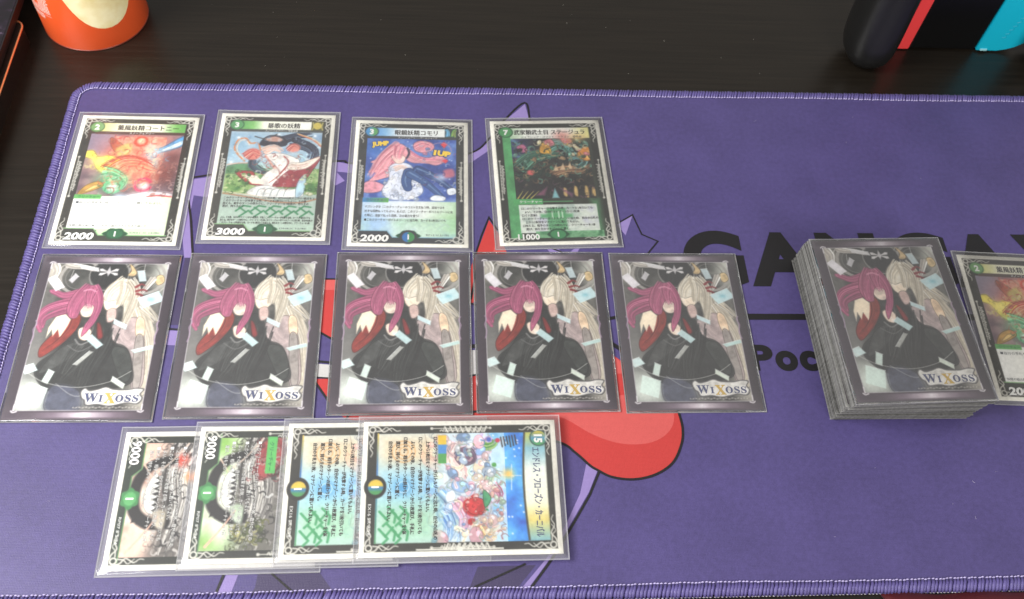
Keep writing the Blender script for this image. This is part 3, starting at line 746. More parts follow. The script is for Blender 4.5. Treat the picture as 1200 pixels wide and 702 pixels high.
def paint_glasses():
    c = dm_frame((58, 60, 60))
    A = (6.8, 13.6, 56.8, 58.4)
    c.wash(*A, [(58, 82, 154), (84, 114, 186), (120, 154, 212), (70, 96, 168)], 12, 41)
    c.setclip(*A)
    c.glow(12, 20, 10, 6, (60, 120, 190), .7); c.glow(50, 40, 9, 7, (52, 66, 140), .9)
    for k in range(22): c.glow(rnd.uniform(7, 56), rnd.uniform(14, 57), .5, .5, (206, 222, 246), .9)
    PK = [(246, 186, 192), (230, 152, 166), (252, 214, 214), (214, 130, 150)]
    c.poly([(33, 17), (37, 14.6), (43, 16), (44.5, 20), (40, 23.5), (34, 22)], (240, 168, 176), .95, .5, True); c.ribbons([(34, 20), (39, 17), (43, 20)], 4, 12, PK, 53, (.5, 1), .8)
    c.poly([(29, 20), (34, 25), (41, 27), (48, 25), (51, 29), (46, 32.5), (40, 31), (33, 31), (29, 28)], (242, 176, 184), .95, .5, True); c.ribbons([(30, 24), (38, 29), (48, 29)], 5, 20, PK, 58, (.4, .9), .85)
    c.poly([(24, 17), (28.4, 19), (30.4, 24), (28, 29), (25, 33), (22, 40), (16, 43), (9, 45), (13, 39), (8.6, 38), (14, 33), (9.6, 31), (16, 27), (18.6, 21)], (244, 180, 188), 1, .4, True)
    c.ribbons([(26, 18), (19, 25), (14, 33), (10, 42)], 9, 44, PK, 51, (.4, 1), .8); c.ribbons([(24, 30), (20, 37), (13, 43)], 6, 20, PK, 52, (.4, .9), .8)
    c.poly([(7, 46), (12, 44.6), (18, 48), (15, 52), (7, 52.5)], (240, 172, 182), .95, .5, True)
    c.poly([(20, 34), (26, 31), (32, 33), (35, 41), (39, 50), (36, 55), (28, 57.5), (20, 56.5), (16.6, 51), (20, 43)], (228, 233, 244), 1, .5, True)
    c.clutter(18, 34, 38, 57, [(246, 248, 252), (196, 208, 230), (236, 240, 248), (214, 222, 238)], 90, 1.6, 171, .75, bead=.25)
    c.poly([(21, 26.5), (25, 25), (28.6, 27), (27.4, 31), (23.6, 31.4)], (250, 226, 214), .98, .4, True); c.ribbons([(25, 19), (24, 24), (24, 29)], 8, 22, PK, 59, (.4, .9), .9)
    c.stroke([(29.6, 20.5), (30.6, 24), (29.4, 27.5)], 1.3, (84, 74, 96)); c.ribbons([(23, 36), (27, 34), (31, 37)], 4, 10, [(250, 230, 218), (236, 206, 196)], 60, (.6, 1.2), .9)
    for g, w_, we, col in (([(31, 38), (29.6, 44), (30.6, 49)], 6.2, 4.4, (70, 100, 152)), ([(36, 36), (45, 41), (55, 50)], 5.4, 2.4, (56, 84, 138)), ([(32, 39), (40, 45), (49, 54.4)], 5.6, 2.6, (72, 104, 156))):
        c.stroke(g, w_ + .5, (34, 48, 86), .9, .3, True, we + .4); c.stroke(g, w_, col, 1, .3, True, we); c.stroke([(x - .6, y - 1.0) for x, y in g], .9, (156, 188, 222), .7, .4, True, .3)
    c.poly([(43, 55.4), (46, 53.6), (51, 55), (50, 57.4), (44, 57.4)], (238, 243, 249), 1, .3, True); c.poly([(52, 49.6), (56, 48.4), (57, 52), (53, 53.4)], (238, 243, 249), 1, .3, True)
    c.glow(49, 41, 4, 2.6, (226, 234, 246), .8)
    c.poly([(50, 36), (55, 35), (56, 40), (51, 41)], (226, 130, 140), .8, .8, True)
    c.poly([(48, 17), (50, 15), (52, 17), (50, 20)], (226, 84, 96), 1, .4); c.poly([(49, 29), (51, 27.5), (52.6, 29), (51, 31)], (226, 84, 96), 1, .4)
    c.ring(48, 22, 6.2, .5, (206, 160, 180), .7)
    c.clutter(34, 15, 57, 48, [(120, 160, 214), (216, 226, 244), (236, 150, 170), (60, 80, 150)], 50, 1.3, 172, .55, bead=0.2)
    c.setclip()
    c.rect(6.6, 58.2, 56.9, 82.4, hgrad((6.6, (176, 206, 232)), (24, (222, 232, 240)), (40, (226, 234, 226)), (57, (176, 214, 170)))); c.rect(6.6, 58, 56.9, 66, (244, 246, 246), .45, 3)
    c.wash(6.6, 70, 56.9, 82.4, [(160, 196, 226), (196, 226, 206), (170, 214, 176)], 14, 44, .5)
    lattice(c, 30, 70, 3, 3.4, (190, 214, 200), .6)
    c.rect(6.6, 56.2, 20.5, 59.2, hgrad((6.6, (70, 138, 196)), (20, (110, 178, 96))))
    dm_bottom(c, (58, 62, 66), (150, 196, 214)); filigree(c)
    c.ell(31.8, 82.2, 4.6, 4.6, (58, 62, 66)); c.ell(31.8, 82.2, 3.3, 3.3, hgrad((31, (52, 122, 186)), (32.4, (64, 148, 84))))
    c.rect(9, 5.3, 50.5, 11.7, hgrad((9, (92, 156, 214)), (17, (150, 196, 226)), (24, (236, 242, 244)), (50, (240, 244, 240)))); c.rect(9, 4.8, 50.5, 5.4, (70, 70, 66)); c.rect(9, 11.6, 57, 13.5, (70, 74, 80), .9)
    c.rect(50.4, 5, 57.4, 12, (66, 82, 84)); c.ribbons([(52, 11), (52, 7), (50.6, 5.6)], 3, 6, [(84, 160, 206), (120, 190, 224)], 61, (.5, 1)); c.ribbons([(55, 11), (55.6, 7), (57, 5.6)], 3, 6, [(110, 180, 92), (206, 206, 110)], 62, (.5, 1))
    c.ell(9.2, 8.4, 4.0, 3.9, (52, 84, 104)); c.ell(9.2, 8.4, 3.4, 3.3, hgrad((7.5, (84, 156, 206)), (11, (104, 170, 104))))
    c.ell(57, 83.4, 1.9, 1.9, (206, 206, 198)); c.ell(57, 83.4, 1.2, 1.2, (70, 74, 70))
    return c.mesh('card_face')

def paint_beetle():
    c = dm_frame((48, 50, 44))
    c.rect(6.4, 5.4, 57.2, 86, (56, 62, 52)); c.rect(6.4, 5.4, 12.4, 84, (92, 164, 108)); c.rect(52, 58, 57.2, 84, (92, 150, 104), .8, 2); n = c.noise(5, 71)[..., None]
    m = ((c.X > 6.4) & (c.X < 57.2) & (c.Y > 5.4) & (c.Y < 86))[..., None]; c.img = np.where(m, c.img * (.8 + .4 * n), c.img)
    A = (11.2, 13.8, 55.4, 57.5)
    c.wash(*A, [(30, 32, 38), (46, 52, 50), (66, 64, 56), (34, 38, 44)], 12, 72)
    c.setclip(*A)
    c.glow(13, 18, 9, 12, (60, 66, 120), .9); c.stroke([(11, 14), (18, 20), (24, 28)], 2.2, (120, 176, 196), .7, 1); c.stroke([(11, 26), (18, 28)], 1.6, (110, 160, 196), .7, .8)
    c.glow(40, 48, 14, 9, (30, 28, 28), 1); c.glow(30, 50, 10, 6, (44, 40, 46), .9)
    c.ribbons([(14, 36), (22, 28), (30, 26), (40, 24)], 11, 40, [(56, 104, 84), (84, 140, 116), (36, 62, 54), (124, 176, 150)], 73, (.5, 1.6), .9)
    c.ribbons([(30, 22), (36, 18), (42, 20), (46, 26)], 9, 30, [(104, 170, 160), (160, 206, 196), (60, 112, 100)], 74, (.5, 1.5), .9)
    c.ribbons([(33, 40), (41, 37), (49, 38), (56, 34)], 7, 24, [(150, 116, 90), (196, 160, 124), (104, 78, 60)], 75, (.7, 1.8), .95)
    for k in range(5): c.poly([(33 + k * 4, 38 - k * .6), (35.4 + k * 4, 33 - k * .8), (36.4 + k * 4, 37.6 - k * .6)], (222, 196, 160), .95, .4)
    c.ribbons([(43, 28), (48, 27), (52, 31), (48, 35), (44, 32)], 5, 20, [(84, 140, 140), (150, 196, 190), (40, 66, 66)], 76, (.5, 1.3), .9)
    c.poly([(48, 26), (53, 20), (56, 22), (55, 30), (51, 30)], (222, 152, 72), .95, .6, True); c.poly([(50, 27), (55, 23), (55, 30)], (244, 206, 130), .8, .6)
    c.poly([(27, 24), (29, 17), (33, 20), (33, 25)], (232, 176, 72), .95, .6, True); c.poly([(30, 16), (34, 14), (36, 18), (32, 20)], (214, 130, 140), .9, .6, True)
    c.poly([(14, 20), (18, 18), (20, 22), (17, 24)], (206, 120, 156), .95, .5, True); c.poly([(40, 14), (45, 13.5), (46, 17), (42, 18)], (222, 140, 140), .9, .6, True)
    c.ribbons([(12, 38), (19, 40), (25, 39), (28, 33)], 8, 22, [(40, 60, 52), (70, 100, 84), (26, 30, 32)], 77, (.6, 1.6), .9)
    c.ell(20.5, 38.8, 2.0, 1.9, (226, 112, 110), .95, soft=.6)
    for x, y, l in ((38, 50, 6), (44, 49, 7), (50, 49, 8), (54, 50, 6)): c.poly([(x, y), (x + 1.6, y + 1), (x + 1.5, y + l), (x - .4, y + l * .8)], (216, 184, 122), .95, .5, True)
    c.clutter(12, 16, 56, 46, [(84, 140, 116), (40, 66, 58), (130, 180, 160), (150, 116, 88), (28, 34, 34), (196, 164, 124)], 190, 1.7, 180, .7, bead=0.1)
    c.clutter(24, 14, 56, 26, [(232, 180, 90), (216, 140, 146), (160, 206, 196), (240, 220, 180)], 44, 1.6, 181, .75, bead=0.25)
    c.clutter(14, 42, 56, 57, [(60, 58, 54), (100, 92, 78), (36, 34, 36), (120, 84, 104)], 60, 1.6, 182, .6, bead=0.08)
    c.poly([(31, 57), (33, 50), (35, 57)], (150, 206, 210), .9, .5); c.poly([(22, 55), (29, 49), (27, 55)], (150, 92, 120), .8, .7); c.poly([(36, 50), (43, 54), (42, 57)], (150, 96, 130), .7, .8)
    for k in range(4): c.stroke([(12 + k * 2.4, 57), (15 + k * 3, 52)], .7, (214, 196, 104), .9, w1=.2)
    c.setclip()
    c.rect(11, 5.6, 56.8, 13.6, hgrad((11, (190, 214, 184)), (20, (236, 238, 230)), (45, (236, 238, 230)), (57, (226, 220, 150)))); c.glow(41, 12, 5, 4, (220, 150, 140), .8); c.glow(50, 13, 5, 3, (226, 196, 130), .8)
    c.rect(9.5, 57.4, 25.5, 61.2, (92, 174, 108)); c.stroke([(25.5, 59.4), (42, 59.4)], .7, (92, 160, 104))
    c.rect(12, 61.6, 55, 80.5, (206, 214, 204)); c.wash(12, 61.6, 55, 80.5, [(186, 200, 192), (226, 232, 222), (206, 206, 222)], 8, 79, .8)
    c.rect(27, 64, 37.5, 79, (92, 168, 112), .85, .8); c.rect(23.5, 68, 41, 70.6, (92, 168, 112), .85, .8)
    for x in (29.5, 33, 35): c.rect(x, 66, x + .8, 71, (206, 228, 206), .9)
    c.wash(20, 79.5, 57, 84, [(58, 124, 80), (140, 196, 150), (70, 140, 92)], 5, 80, .9)
    c.rect(6.4, 84, 57.2, 86, (48, 52, 46))
    pts = [(31.8 + 5.6 * math.cos(2 * math.pi * k / 24) * (1 + .1 * math.cos(6 * 2 * math.pi * k / 24)), 81.6 + 3.6 * math.sin(2 * math.pi * k / 24)) for k in range(24)]
    c.poly(pts, (30, 84, 54)); c.ell(31.8, 81.6, 4.2, 2.9, (66, 146, 92))
    filigree(c)
    c.ell(8.6, 8.6, 4.3, 4.1, (40, 92, 58)); c.ell(8.6, 8.6, 3.7, 3.5, (86, 160, 100))
    return c.mesh('card_face')

def paint_fangs(colour):
    """sweeping dark arc with a pale saw-toothed leaf among foliage; one card warm grey, its neighbour green and red"""
    c = dm_frame((44, 48, 42))
    A = (5.6, 5, 57.8, 82.6)
    if colour: c.wash(*A, [(206, 214, 186), (240, 242, 232), (176, 200, 146), (232, 236, 220)], 10, 91)
    else: c.wash(*A, [(206, 178, 162), (236, 222, 208), (190, 158, 144), (230, 216, 204)], 12, 92)
    c.setclip(*A)
    dark = [(70, 68, 66), (104, 102, 98), (44, 43, 44), (160, 156, 150), (226, 222, 214), (236, 232, 226)]
    c.poly([(5, 52), (5, 66), (14, 70), (24, 69), (34, 71), (46, 68), (58, 72), (58, 50)], (104, 100, 96), .9, 2.2, True)
    c.ribbons([(6, 56), (20, 62), (36, 60), (57, 66)], 20, 50, dark, 93, (.6, 2), .85)
    c.clutter(6, 50, 57, 72, dark, 150, 1.9, 94, .75, bead=0.05)
    if colour:
        c.glow(8, 77, 7, 6, (140, 186, 90), .9); c.glow(54, 78, 6, 9, (120, 170, 72), .95); c.glow(50, 74, 8, 6, (236, 240, 230), .8)
        c.poly([(6, 52), (14, 50), (22, 54), (26, 60), (18, 62), (8, 60)], (160, 62, 64), .9, 1, True); c.clutter(6, 50, 28, 64, [(176, 70, 72), (206, 196, 186), (120, 44, 48)], 50, 1.6, 95, .8, bead=0.05)
        c.clutter(44, 56, 57, 70, [(150, 150, 84), (96, 108, 56), (206, 202, 140), (60, 66, 44)], 70, 1.5, 96, .85, bead=0.05)
    else:
        c.glow(52, 77, 9, 6, (236, 206, 188), .95); c.glow(9, 76, 7, 6, (232, 196, 178), .95); c.glow(14, 62, 3, 3, (222, 84, 66), .9); c.glow(22, 57, 2.4, 2.4, (240, 160, 96), .9)
    arc = [(14, 66), (16, 74), (22, 79), (30, 80.5), (38, 79), (43, 73), (43, 66)]
    c.stroke(arc, 4.4, (34, 33, 34), .97, .6, True, 5.6)
    c.poly([(20, 72), (26, 75.5), (33, 76), (38, 74), (39, 70), (34, 71), (28, 70)], (238, 238, 232), .98, .5, True)
    for k in range(7): c.poly([(21 + k * 2.5, 70), (22.4 + k * 2.5, 73.2 - abs(k - 3) * .3), (23.4 + k * 2.5, 70)], (46, 45, 45), .95, .3)
    for k in range(6): c.poly([(39 + k * .8, 79 - k * 2.2), (43 + k * .5, 80 - k * 2.4), (41.4 + k * .8, 76.5 - k * 2.2)], (40, 39, 40), .95, .3)
    c.poly([(38, 66), (46, 66), (44, 70), (38, 71)], (206, 196, 176) if not colour else (206, 224, 196), .9, .7, True)
    c.stroke([(56, 80), (48, 74), (40, 69)], 1.3, (226, 184, 164), .95, w1=.5); c.stroke([(16, 78), (22, 74)], .9, (226, 200, 180), .9, w1=.3); c.stroke([(6, 60), (14, 66), (20, 72)], .8, (226, 206, 190), .8)
    c.setclip()
    if colour: c.rect(5.2, 53.6, 23, 58.0, (96, 186, 100))
    c.poly([(3.5, 79), (18, 79), (21.5, 82.8), (60, 82.8), (60, 86), (3.5, 86)], (44, 56, 46)); c.stroke([(3.5, 79), (18, 79), (21.5, 82.8), (60, 82.8)], .5, (110, 160, 104), smooth=False)
    pts = [(31.8 + 4.7 * math.cos(2 * math.pi * k / 24) * (1 + .12 * math.cos(6 * 2 * math.pi * k / 24)), 82 + 4.0 * math.sin(2 * math.pi * k / 24) * (1 + .1 * math.cos(6 * 2 * math.pi * k / 24))) for k in range(24)]
    c.poly(pts, (66, 138, 80)); c.ell(31.8, 82, 3.2, 2.7, (96, 170, 106))
    filigree(c)
    return c.mesh('card_face')

def paint_carnival():
    c = dm_frame((60, 60, 54))
    A = (6.2, 15, 57.4, 81.5)
    c.rect(6.2, 8, 57.4, 82, vgrad((14, (96, 166, 232)), (24, (150, 200, 232)), (32, (214, 232, 242)), (46, (214, 226, 232)), (60, (206, 222, 226))))
    c.setclip(6.2, 10, 57.4, 36)
    c.wash(6.2, 10, 57.4, 30, [(60, 100, 196), (70, 150, 226), (110, 196, 240), (84, 156, 224)], 14, 101, .85); c.wash(6.2, 24, 57.4, 36, [(150, 206, 236), (236, 242, 244), (206, 230, 240)], 7, 102, .8)
    for k in range(26): c.glow(rnd.uniform(7, 57), rnd.uniform(14, 30), .45, .45, (246, 250, 255), .95)
    c.stroke([(22, 21), (34, 21.5)], .4, (250, 250, 250), .8); c.stroke([(27.4, 17), (27, 26)], .4, (250, 250, 250), .8); c.glow(26.4, 22.6, 2.4, 2.4, (244, 206, 120), 1)
    c.setclip(6.2, 18, 57.4, 62)
    # a heap of round frosted shapes, ribbons and ornaments
    c.ribbons([(9, 30), (16, 38), (14, 48), (9, 56)], 10, 24, [(214, 196, 226), (236, 214, 226), (190, 170, 206)], 103, (.8, 2), .9)
    c.ribbons([(12, 44), (20, 48), (26, 44), (32, 50)], 9, 26, [(244, 206, 200), (250, 228, 220), (226, 176, 176)], 104, (.8, 2.2), .9)
    c.poly([(13, 40), (20, 37), (22, 44), (16, 47)], (110, 88, 110), .9, .6, True); c.ribbons([(22, 54), (18, 60), (12, 58)], 8, 16, [(246, 214, 206), (236, 186, 186)], 105, (.8, 2), .9)
    c.ribbons([(34, 60), (42, 52), (50, 48), (57, 50)], 14, 34, [(130, 176, 216), (176, 206, 230), (206, 226, 240), (96, 140, 196)], 106, (.9, 2.4), .9)
    c.ribbons([(38, 46), (46, 42), (54, 44)], 9, 20, [(222, 170, 190), (244, 206, 216), (190, 140, 176)], 107, (.8, 1.8), .9)
    c.ell(30, 37, 3.9, 3.9, (206, 222, 238), 1); c.ell(29.6, 36.4, 3.0, 3.0, (236, 242, 248), 1, soft=.8); c.stroke([(27, 33), (31, 33)], 1.6, (62, 74, 118))
    for x, y, r_ in ((29, 53, 4.6), (32, 45, 4.2), (40, 58, 5), (47, 56, 4)): c.ell(x, y, r_, r_ * .9, (150, 176, 196)); c.ell(x - .3, y - .3, r_ * .86, r_ * .78, (226, 236, 240), 1, soft=.8)
    c.ell(41, 38, 5.3, 5.6, (196, 58, 60), 1, soft=.5); c.glow(40, 36.4, 3, 3, (232, 112, 104), .8); c.ell(48.5, 39.5, 1.6, 2.2, (186, 56, 58)); c.poly([(40, 31), (42, 33), (44, 31.4), (43, 34.4), (40, 34)], (66, 140, 96))
    c.ell(51.5, 38, 2, 2, (244, 244, 238)); c.ell(51.5, 38, 1.1, 1.1, (140, 132, 92)); c.ell(54.8, 39, 2, 2, (244, 244, 238)); c.ell(54.8, 39, 1.1, 1.1, (140, 132, 92))
    c.ribbons([(10, 37), (13, 33), (12, 29), (9, 28)], 5, 14, [(120, 186, 92), (170, 214, 120), (90, 150, 84)], 108, (.6, 1.5), .95)
    for x, y, col in ((10, 27, (206, 70, 96)), (9.6, 31, (92, 110, 190)), (22, 29, (96, 166, 92)), (24, 34, (226, 200, 110))): c.ell(x, y, 1.1, 1.1, col)
    c.ribbons([(32, 30), (36, 27), (40, 29)], 5, 12, [(226, 150, 176), (244, 206, 216), (176, 96, 130)], 109, (.5, 1.2), .9); c.stroke([(34, 32), (36, 35)], 1.2, (70, 66, 80))
    c.ribbons([(30, 32), (26, 30), (28, 26)], 5, 12, [(176, 206, 170), (222, 214, 190), (196, 150, 140)], 110, (.5, 1.1), .9)
    c.ribbons([(46, 34), (52, 31), (50, 27)], 8, 20, [(236, 206, 196), (206, 222, 206), (222, 160, 150), (244, 232, 214)], 111, (.5, 1.4), .9)
    c.ribbons([(50, 36), (55, 33), (55, 29)], 6, 14, [(240, 206, 150), (246, 222, 180), (226, 180, 130)], 112, (.6, 1.4), .9)
    c.clutter(7, 30, 57, 60, [(226, 236, 244), (244, 214, 214), (196, 214, 234), (236, 190, 200), (206, 226, 214), (150, 180, 214), (246, 232, 206)], 70, 3.6, 190, .9, bead=.5); c.clutter(7, 30, 57, 60, [(236, 242, 248), (246, 222, 218), (190, 210, 236), (226, 180, 200), (196, 222, 210), (120, 160, 206)], 130, 1.5, 194, .8, bead=.25)
    c.clutter(28, 25, 57, 38, [(244, 214, 190), (222, 160, 160), (190, 214, 190), (246, 236, 214)], 70, 1.4, 191, .8, bead=0.25)
    c.poly([(37.5, 36.5), (39, 34), (42, 33.6), (45, 35.5), (45, 39.4), (42.6, 42), (39.4, 41.6), (37.5, 39.4)], (206, 66, 68), .95, .5, True); c.clutter(37, 34, 45, 42, [(236, 130, 120), (176, 46, 52), (246, 190, 180)], 14, 1.0, 193, .7, bead=.5); c.poly([(34, 34), (37, 31), (40, 31.5), (42, 33.6), (38, 34.4)], (78, 160, 110), .9, .4, True)
    for k in range(6): c.stroke([(7.6 + k * .2, 19 + k * 1.3), (12 + .6 * (k % 3), 18.4 + k * 1.3)], .7, (62, 54, 52), .85)
    c.setclip()
    # three colour bands of the rules box, print shows through
    c.setclip(6.2, 52, 57.4, 81.5)
    c.rect(6.2, 55, 24, 81.6, (236, 206, 160), .62, 5); c.rect(22, 55, 42, 81.6, (150, 206, 226), .62, 5); c.rect(40, 55, 57.4, 81.6, (166, 212, 176), .70, 5)
    for r_ in (2, 3.6, 5.2): c.ring(15, 70, r_, .7, (222, 176, 120), .7)
    c.glow(32, 70, 3.6, 4.4, (84, 160, 206), .9); c.ring(32, 70, 2.6, .6, (196, 226, 240), .8)
    c.setclip()
    lattice(c, 41, 67.5, 2, 3.6, (78, 160, 110)); lattice(c, 41, 73, 2, 3.6, (78, 160, 110))
    c.rect(5.9, 81.4, 57.6, 82.0, hgrad((6, (222, 190, 84)), (24, (62, 120, 190)), (57, (84, 150, 100))))
    c.rect(7.2, 50.6, 21, 54.4, hgrad((7, (226, 196, 72)), (11.6, (226, 196, 72)), (12, (86, 150, 206)), (16, (86, 150, 206)), (16.4, (92, 166, 92)), (21, (92, 166, 92))))
    # curved name plate
    bar = [(6.2, 14.0)] + [(6.2 + 51.2 * k / 10, 14.0 + 1.4 * math.sin(math.pi * k / 10)) for k in range(11)] + [(57.4, 5.2), (6.2, 5.2)]
    c.poly([(x, y + .9) if y > 8 else (x, y) for x, y in bar], (84, 80, 62))
    c.poly(bar, hgrad((6, (206, 206, 110)), (14, (150, 196, 206)), (24, (236, 240, 232)), (40, (244, 242, 222)), (48, (232, 218, 140)), (57, (150, 196, 200))))
    for y0 in (32, ):
        for sx in (0, 1):
            for k in range(9): c.stroke([((3 if sx == 0 else PW - 3), y0 + k * 2.4), ((5.4 if sx == 0 else PW - 5.4), y0 + k * 2.4 + (1.1 if k < 4 else -1.1))], .8, SILV)
    c.ell(9, 8, 4.2, 4.2, (60, 96, 92)); c.ell(9, 8, 3.6, 3.6, hgrad((6, (206, 190, 84)), (9, (96, 156, 190)), (12, (96, 170, 104))))
    c.ell(31.8, 82.4, 5.4, 5.0, (48, 48, 46)); c.ell(31.8, 82.2, 3.6, 3.4, hgrad((29.5, (222, 196, 84)), (31, (222, 196, 84)), (32, (70, 130, 190)), (34, (84, 156, 96))))
    filigree(c)
    c.ell(60.6, 45, 1.2, 1.2, (228, 226, 216)); c.rect(60.2, 26, 60.9, 64, (228, 226, 216))
    return c.mesh('card_face')

SW, SH = 66.2, 90.8
def paint_sleeve_back():
    """generic stand-in picture: two long-haired figures veiled by their hair, rose and ivory, dark silk, drifting pale cards, in a dark metallic frame"""
    c = Canvas(SW, SH, res=0.30, base=(70, 60, 70))
    c.rect(0, 0, SW, SH, vgrad((0, (98, 88, 98)), (10, (66, 56, 66)), (80, (64, 54, 64)), (91, (88, 76, 86))))
    metal = lambda X, Y: np.stack([np.interp(np.abs(X - 36), [0, 4, 14, 24, 32], v) for v in ([240, 206, 128, 88, 74], [234, 194, 112, 76, 62], [238, 202, 126, 86, 74])], -1)
    c.rect(1.2, .7, SW - 1.2, 3.4, metal, .95, .5); c.rect(1.2, SH - 3.7, SW - 1.2, SH - .9, metal, .95, .5)
    x0, y0, x1, y1 = 4.5, 4.4, SW - 4.5, SH - 4.6
    W, H = x1 - x0, y1 - y0
    N = lambda pts: [(x0 + x * W, y0 + y * H) for x, y in pts]
    n1 = lambda x, y: (x0 + x * W, y0 + y * H)
    c.wash(x0, y0, x1, y1, [(40, 41, 40), (66, 67, 64), (104, 103, 98), (50, 50, 49)], 17, 121)
    c.setclip(x0, y0, x1, y1)
    c.glow(*n1(1.0, .05), 8, 14, (214, 216, 206), .95); c.glow(*n1(.04, .6), 9, 20, (150, 148, 144), .8); c.glow(*n1(.08, .92), 18, 12, (222, 228, 220), 1); c.glow(*n1(.02, .06), 6, 7, (206, 200, 186), .9)
    c.glow(*n1(1.0, .8), 8, 24, (222, 216, 202), .95)
    for rr, w_, col, a in ((9.6, 1.5, (176, 172, 166), .9), (11.8, .5, (206, 202, 194), .8), (7.2, .5, (130, 128, 124), .8)):
        c.ring(*n1(.27, .10), rr, w_, col, a); c.ring(*n1(.82, .10), rr, w_, col, a)
    c.ell(*n1(.51, .08), 9.4, 8.2, (36, 38, 39), .92, soft=.6); c.ring(*n1(.51, .08), 9.6, .6, (160, 158, 154), .8)
    ex, ey = n1(.5, .062)
    for a in (25, 155, 205, 335): c.poly([(ex, ey), (ex + 4.4 * math.cos(R(a - 16)), ey + 3.2 * math.sin(R(a - 16))), (ex + 5.2 * math.cos(R(a)), ey + 4.4 * math.sin(R(a))), (ex + 4.4 * math.cos(R(a + 16)), ey + 3.2 * math.sin(R(a + 16)))], (230, 227, 226), .96)
    c.poly([(ex, ey - 3.4), (ex + 1.1, ey), (ex, ey + 2.6), (ex - 1.1, ey)], (206, 203, 204), .96)
    c.poly(N([(.665, .0), (.70, .02), (.74, .065), (.72, .09), (.67, .085), (.69, .05)]), (222, 196, 150), .95, .4, True)
    c.poly(N([(.92, .09), (.97, .085), (.99, .13), (.95, .155), (.92, .14)]), (232, 208, 160), .95, .4, True)
    for g, wd in (([(.02, .0), (.06, .05), (.05, .11), (.09, .15)], 4), ([(.12, .0), (.2, .02), (.3, .03), (.42, .06)], 3.4), ([(.9, .1), (.84, .18), (.8, .22)], 3)):
        c.ribbons(N(g), wd, 8, [(206, 200, 190), (232, 228, 220), (170, 164, 156)], 122, (.7, 1.8), .95)
    # ivory hair falling behind and along the right edge
    IV = [(222, 214, 196), (200, 190, 172), (240, 235, 222), (178, 168, 150)]
    c.poly(N([(.74, .22), (.82, .28), (.9, .4), (.98, .5), (1.02, .7), (1.0, .9), (.94, .86), (.9, .66), (.84, .5), (.76, .42)]), (208, 200, 182), .96, .8, True)
    c.ribbons(N([(.78, .26), (.86, .4), (.95, .56), (.99, .8)]), 10, 44, IV, 123, (.4, 1.0), .8)
    c.ribbons(N([(.84, .3), (.92, .36), (1.0, .42)]), 6, 14, IV, 124, (.4, .9), .9)
    # pale dress of the right-hand figure
    c.poly(N([(.63, .44), (.70, .42), (.80, .385), (.88, .44), (.93, .60), (.97, .82), (.9, .88), (.82, .70), (.72, .60), (.63, .52)]), (188, 172, 170), 1, .6, True)
    c.poly(N([(.83, .385), (.88, .40), (.905, .47), (.90, .52), (.845, .52), (.82, .44)]), (246, 222, 192), 1, .4, True)
    c.poly(N([(.845, .52), (.90, .52), (.93, .66), (.95, .84), (.90, .86), (.86, .70)]), (172, 164, 158), 1, .5, True)
    c.ribbons(N([(.66, .46), (.72, .54), (.8, .58)]), 7, 14, [(206, 190, 186), (166, 150, 150), (216, 202, 198)], 128, (.4, .9), .8)
    # dark silk, the largest mass
    c.poly(N([(.50, .385), (.56, .38), (.62, .45), (.66, .55), (.78, .595), (.85, .70), (.87, .83), (.62, .87), (.40, .89), (.22, .87), (.10, .78), (.10, .70), (.22, .62), (.28, .54), (.34, .49), (.41, .53), (.48, .49)]), (48, 50, 49), 1, .7, True)
    c.poly(N([(.66, .60), (.78, .60), (.85, .70), (.86, .80), (.80, .82), (.72, .72)]), (66, 70, 67), .95, .9, True)
    c.poly(N([(.22, .62), (.34, .56), (.44, .58), (.36, .66), (.22, .74), (.12, .76)]), (82, 84, 82), .9, 1.1, True)
    c.ribbons(N([(.58, .46), (.56, .60), (.5, .74), (.46, .88)]), 16, 26, [(60, 63, 61), (34, 35, 35), (78, 82, 79)], 129, (.5, 1.4), .7)
    c.ribbons(N([(.44, .58), (.36, .68), (.3, .80)]), 12, 20, [(66, 69, 67), (38, 39, 39), (96, 99, 96)], 130, (.5, 1.3), .7)
    c.poly(N([(.24, .86), (.34, .84), (.48, .88), (.5, 1.0), (.25, 1.0)]), (84, 88, 106), .95, 1.2, True); c.glow(*n1(.56, .93), 4, 4, (150, 152, 156), .7)
    c.stroke(N([(.35, .54), (.40, .575), (.47, .55)]), .8, (140, 140, 138), .85); c.stroke(N([(.3, .58), (.40, .62), (.5, .58)]), .5, (120, 121, 119), .8)
    # cream skin tones half hidden by hair, red sleeve
    c.poly(N([(.36, .47), (.42, .455), (.47, .49), (.44, .545), (.38, .53)]), (246, 228, 210), 1, .4, True)
    c.poly(N([(.32, .28), (.38, .245), (.46, .28), (.47, .34), (.42, .385), (.35, .37)]), (248, 232, 216), 1, .4, True)
    c.poly(N([(.51, .24), (.58, .22), (.66, .25), (.65, .31), (.59, .345), (.53, .32)]), (248, 234, 214), 1, .4, True)
    c.poly(N([(.56, .34), (.63, .33), (.64, .40), (.58, .42)]), (222, 196, 188), .95, .5, True)
    c.poly(N([(.26, .42), (.32, .36), (.355, .40), (.34, .47), (.28, .53), (.19, .61), (.10, .66), (.08, .60), (.14, .52)]), (150, 58, 50), 1, .4, True)
    c.poly(N([(.11, .46), (.15, .385), (.22, .365), (.275, .405), (.26, .45), (.22, .53), (.19, .47), (.16, .52), (.14, .47), (.11, .53)]), (248, 236, 214), 1, .35)
    c.ribbons(N([(.33, .38), (.30, .48), (.2, .58), (.1, .63)]), 5, 10, [(172, 78, 66), (128, 44, 40)], 135, (.4, .9), .8)
    c.poly(N([(.50, .43), (.53, .44), (.57, .52), (.53, .53)]), (140, 46, 46), .95, .5, True)
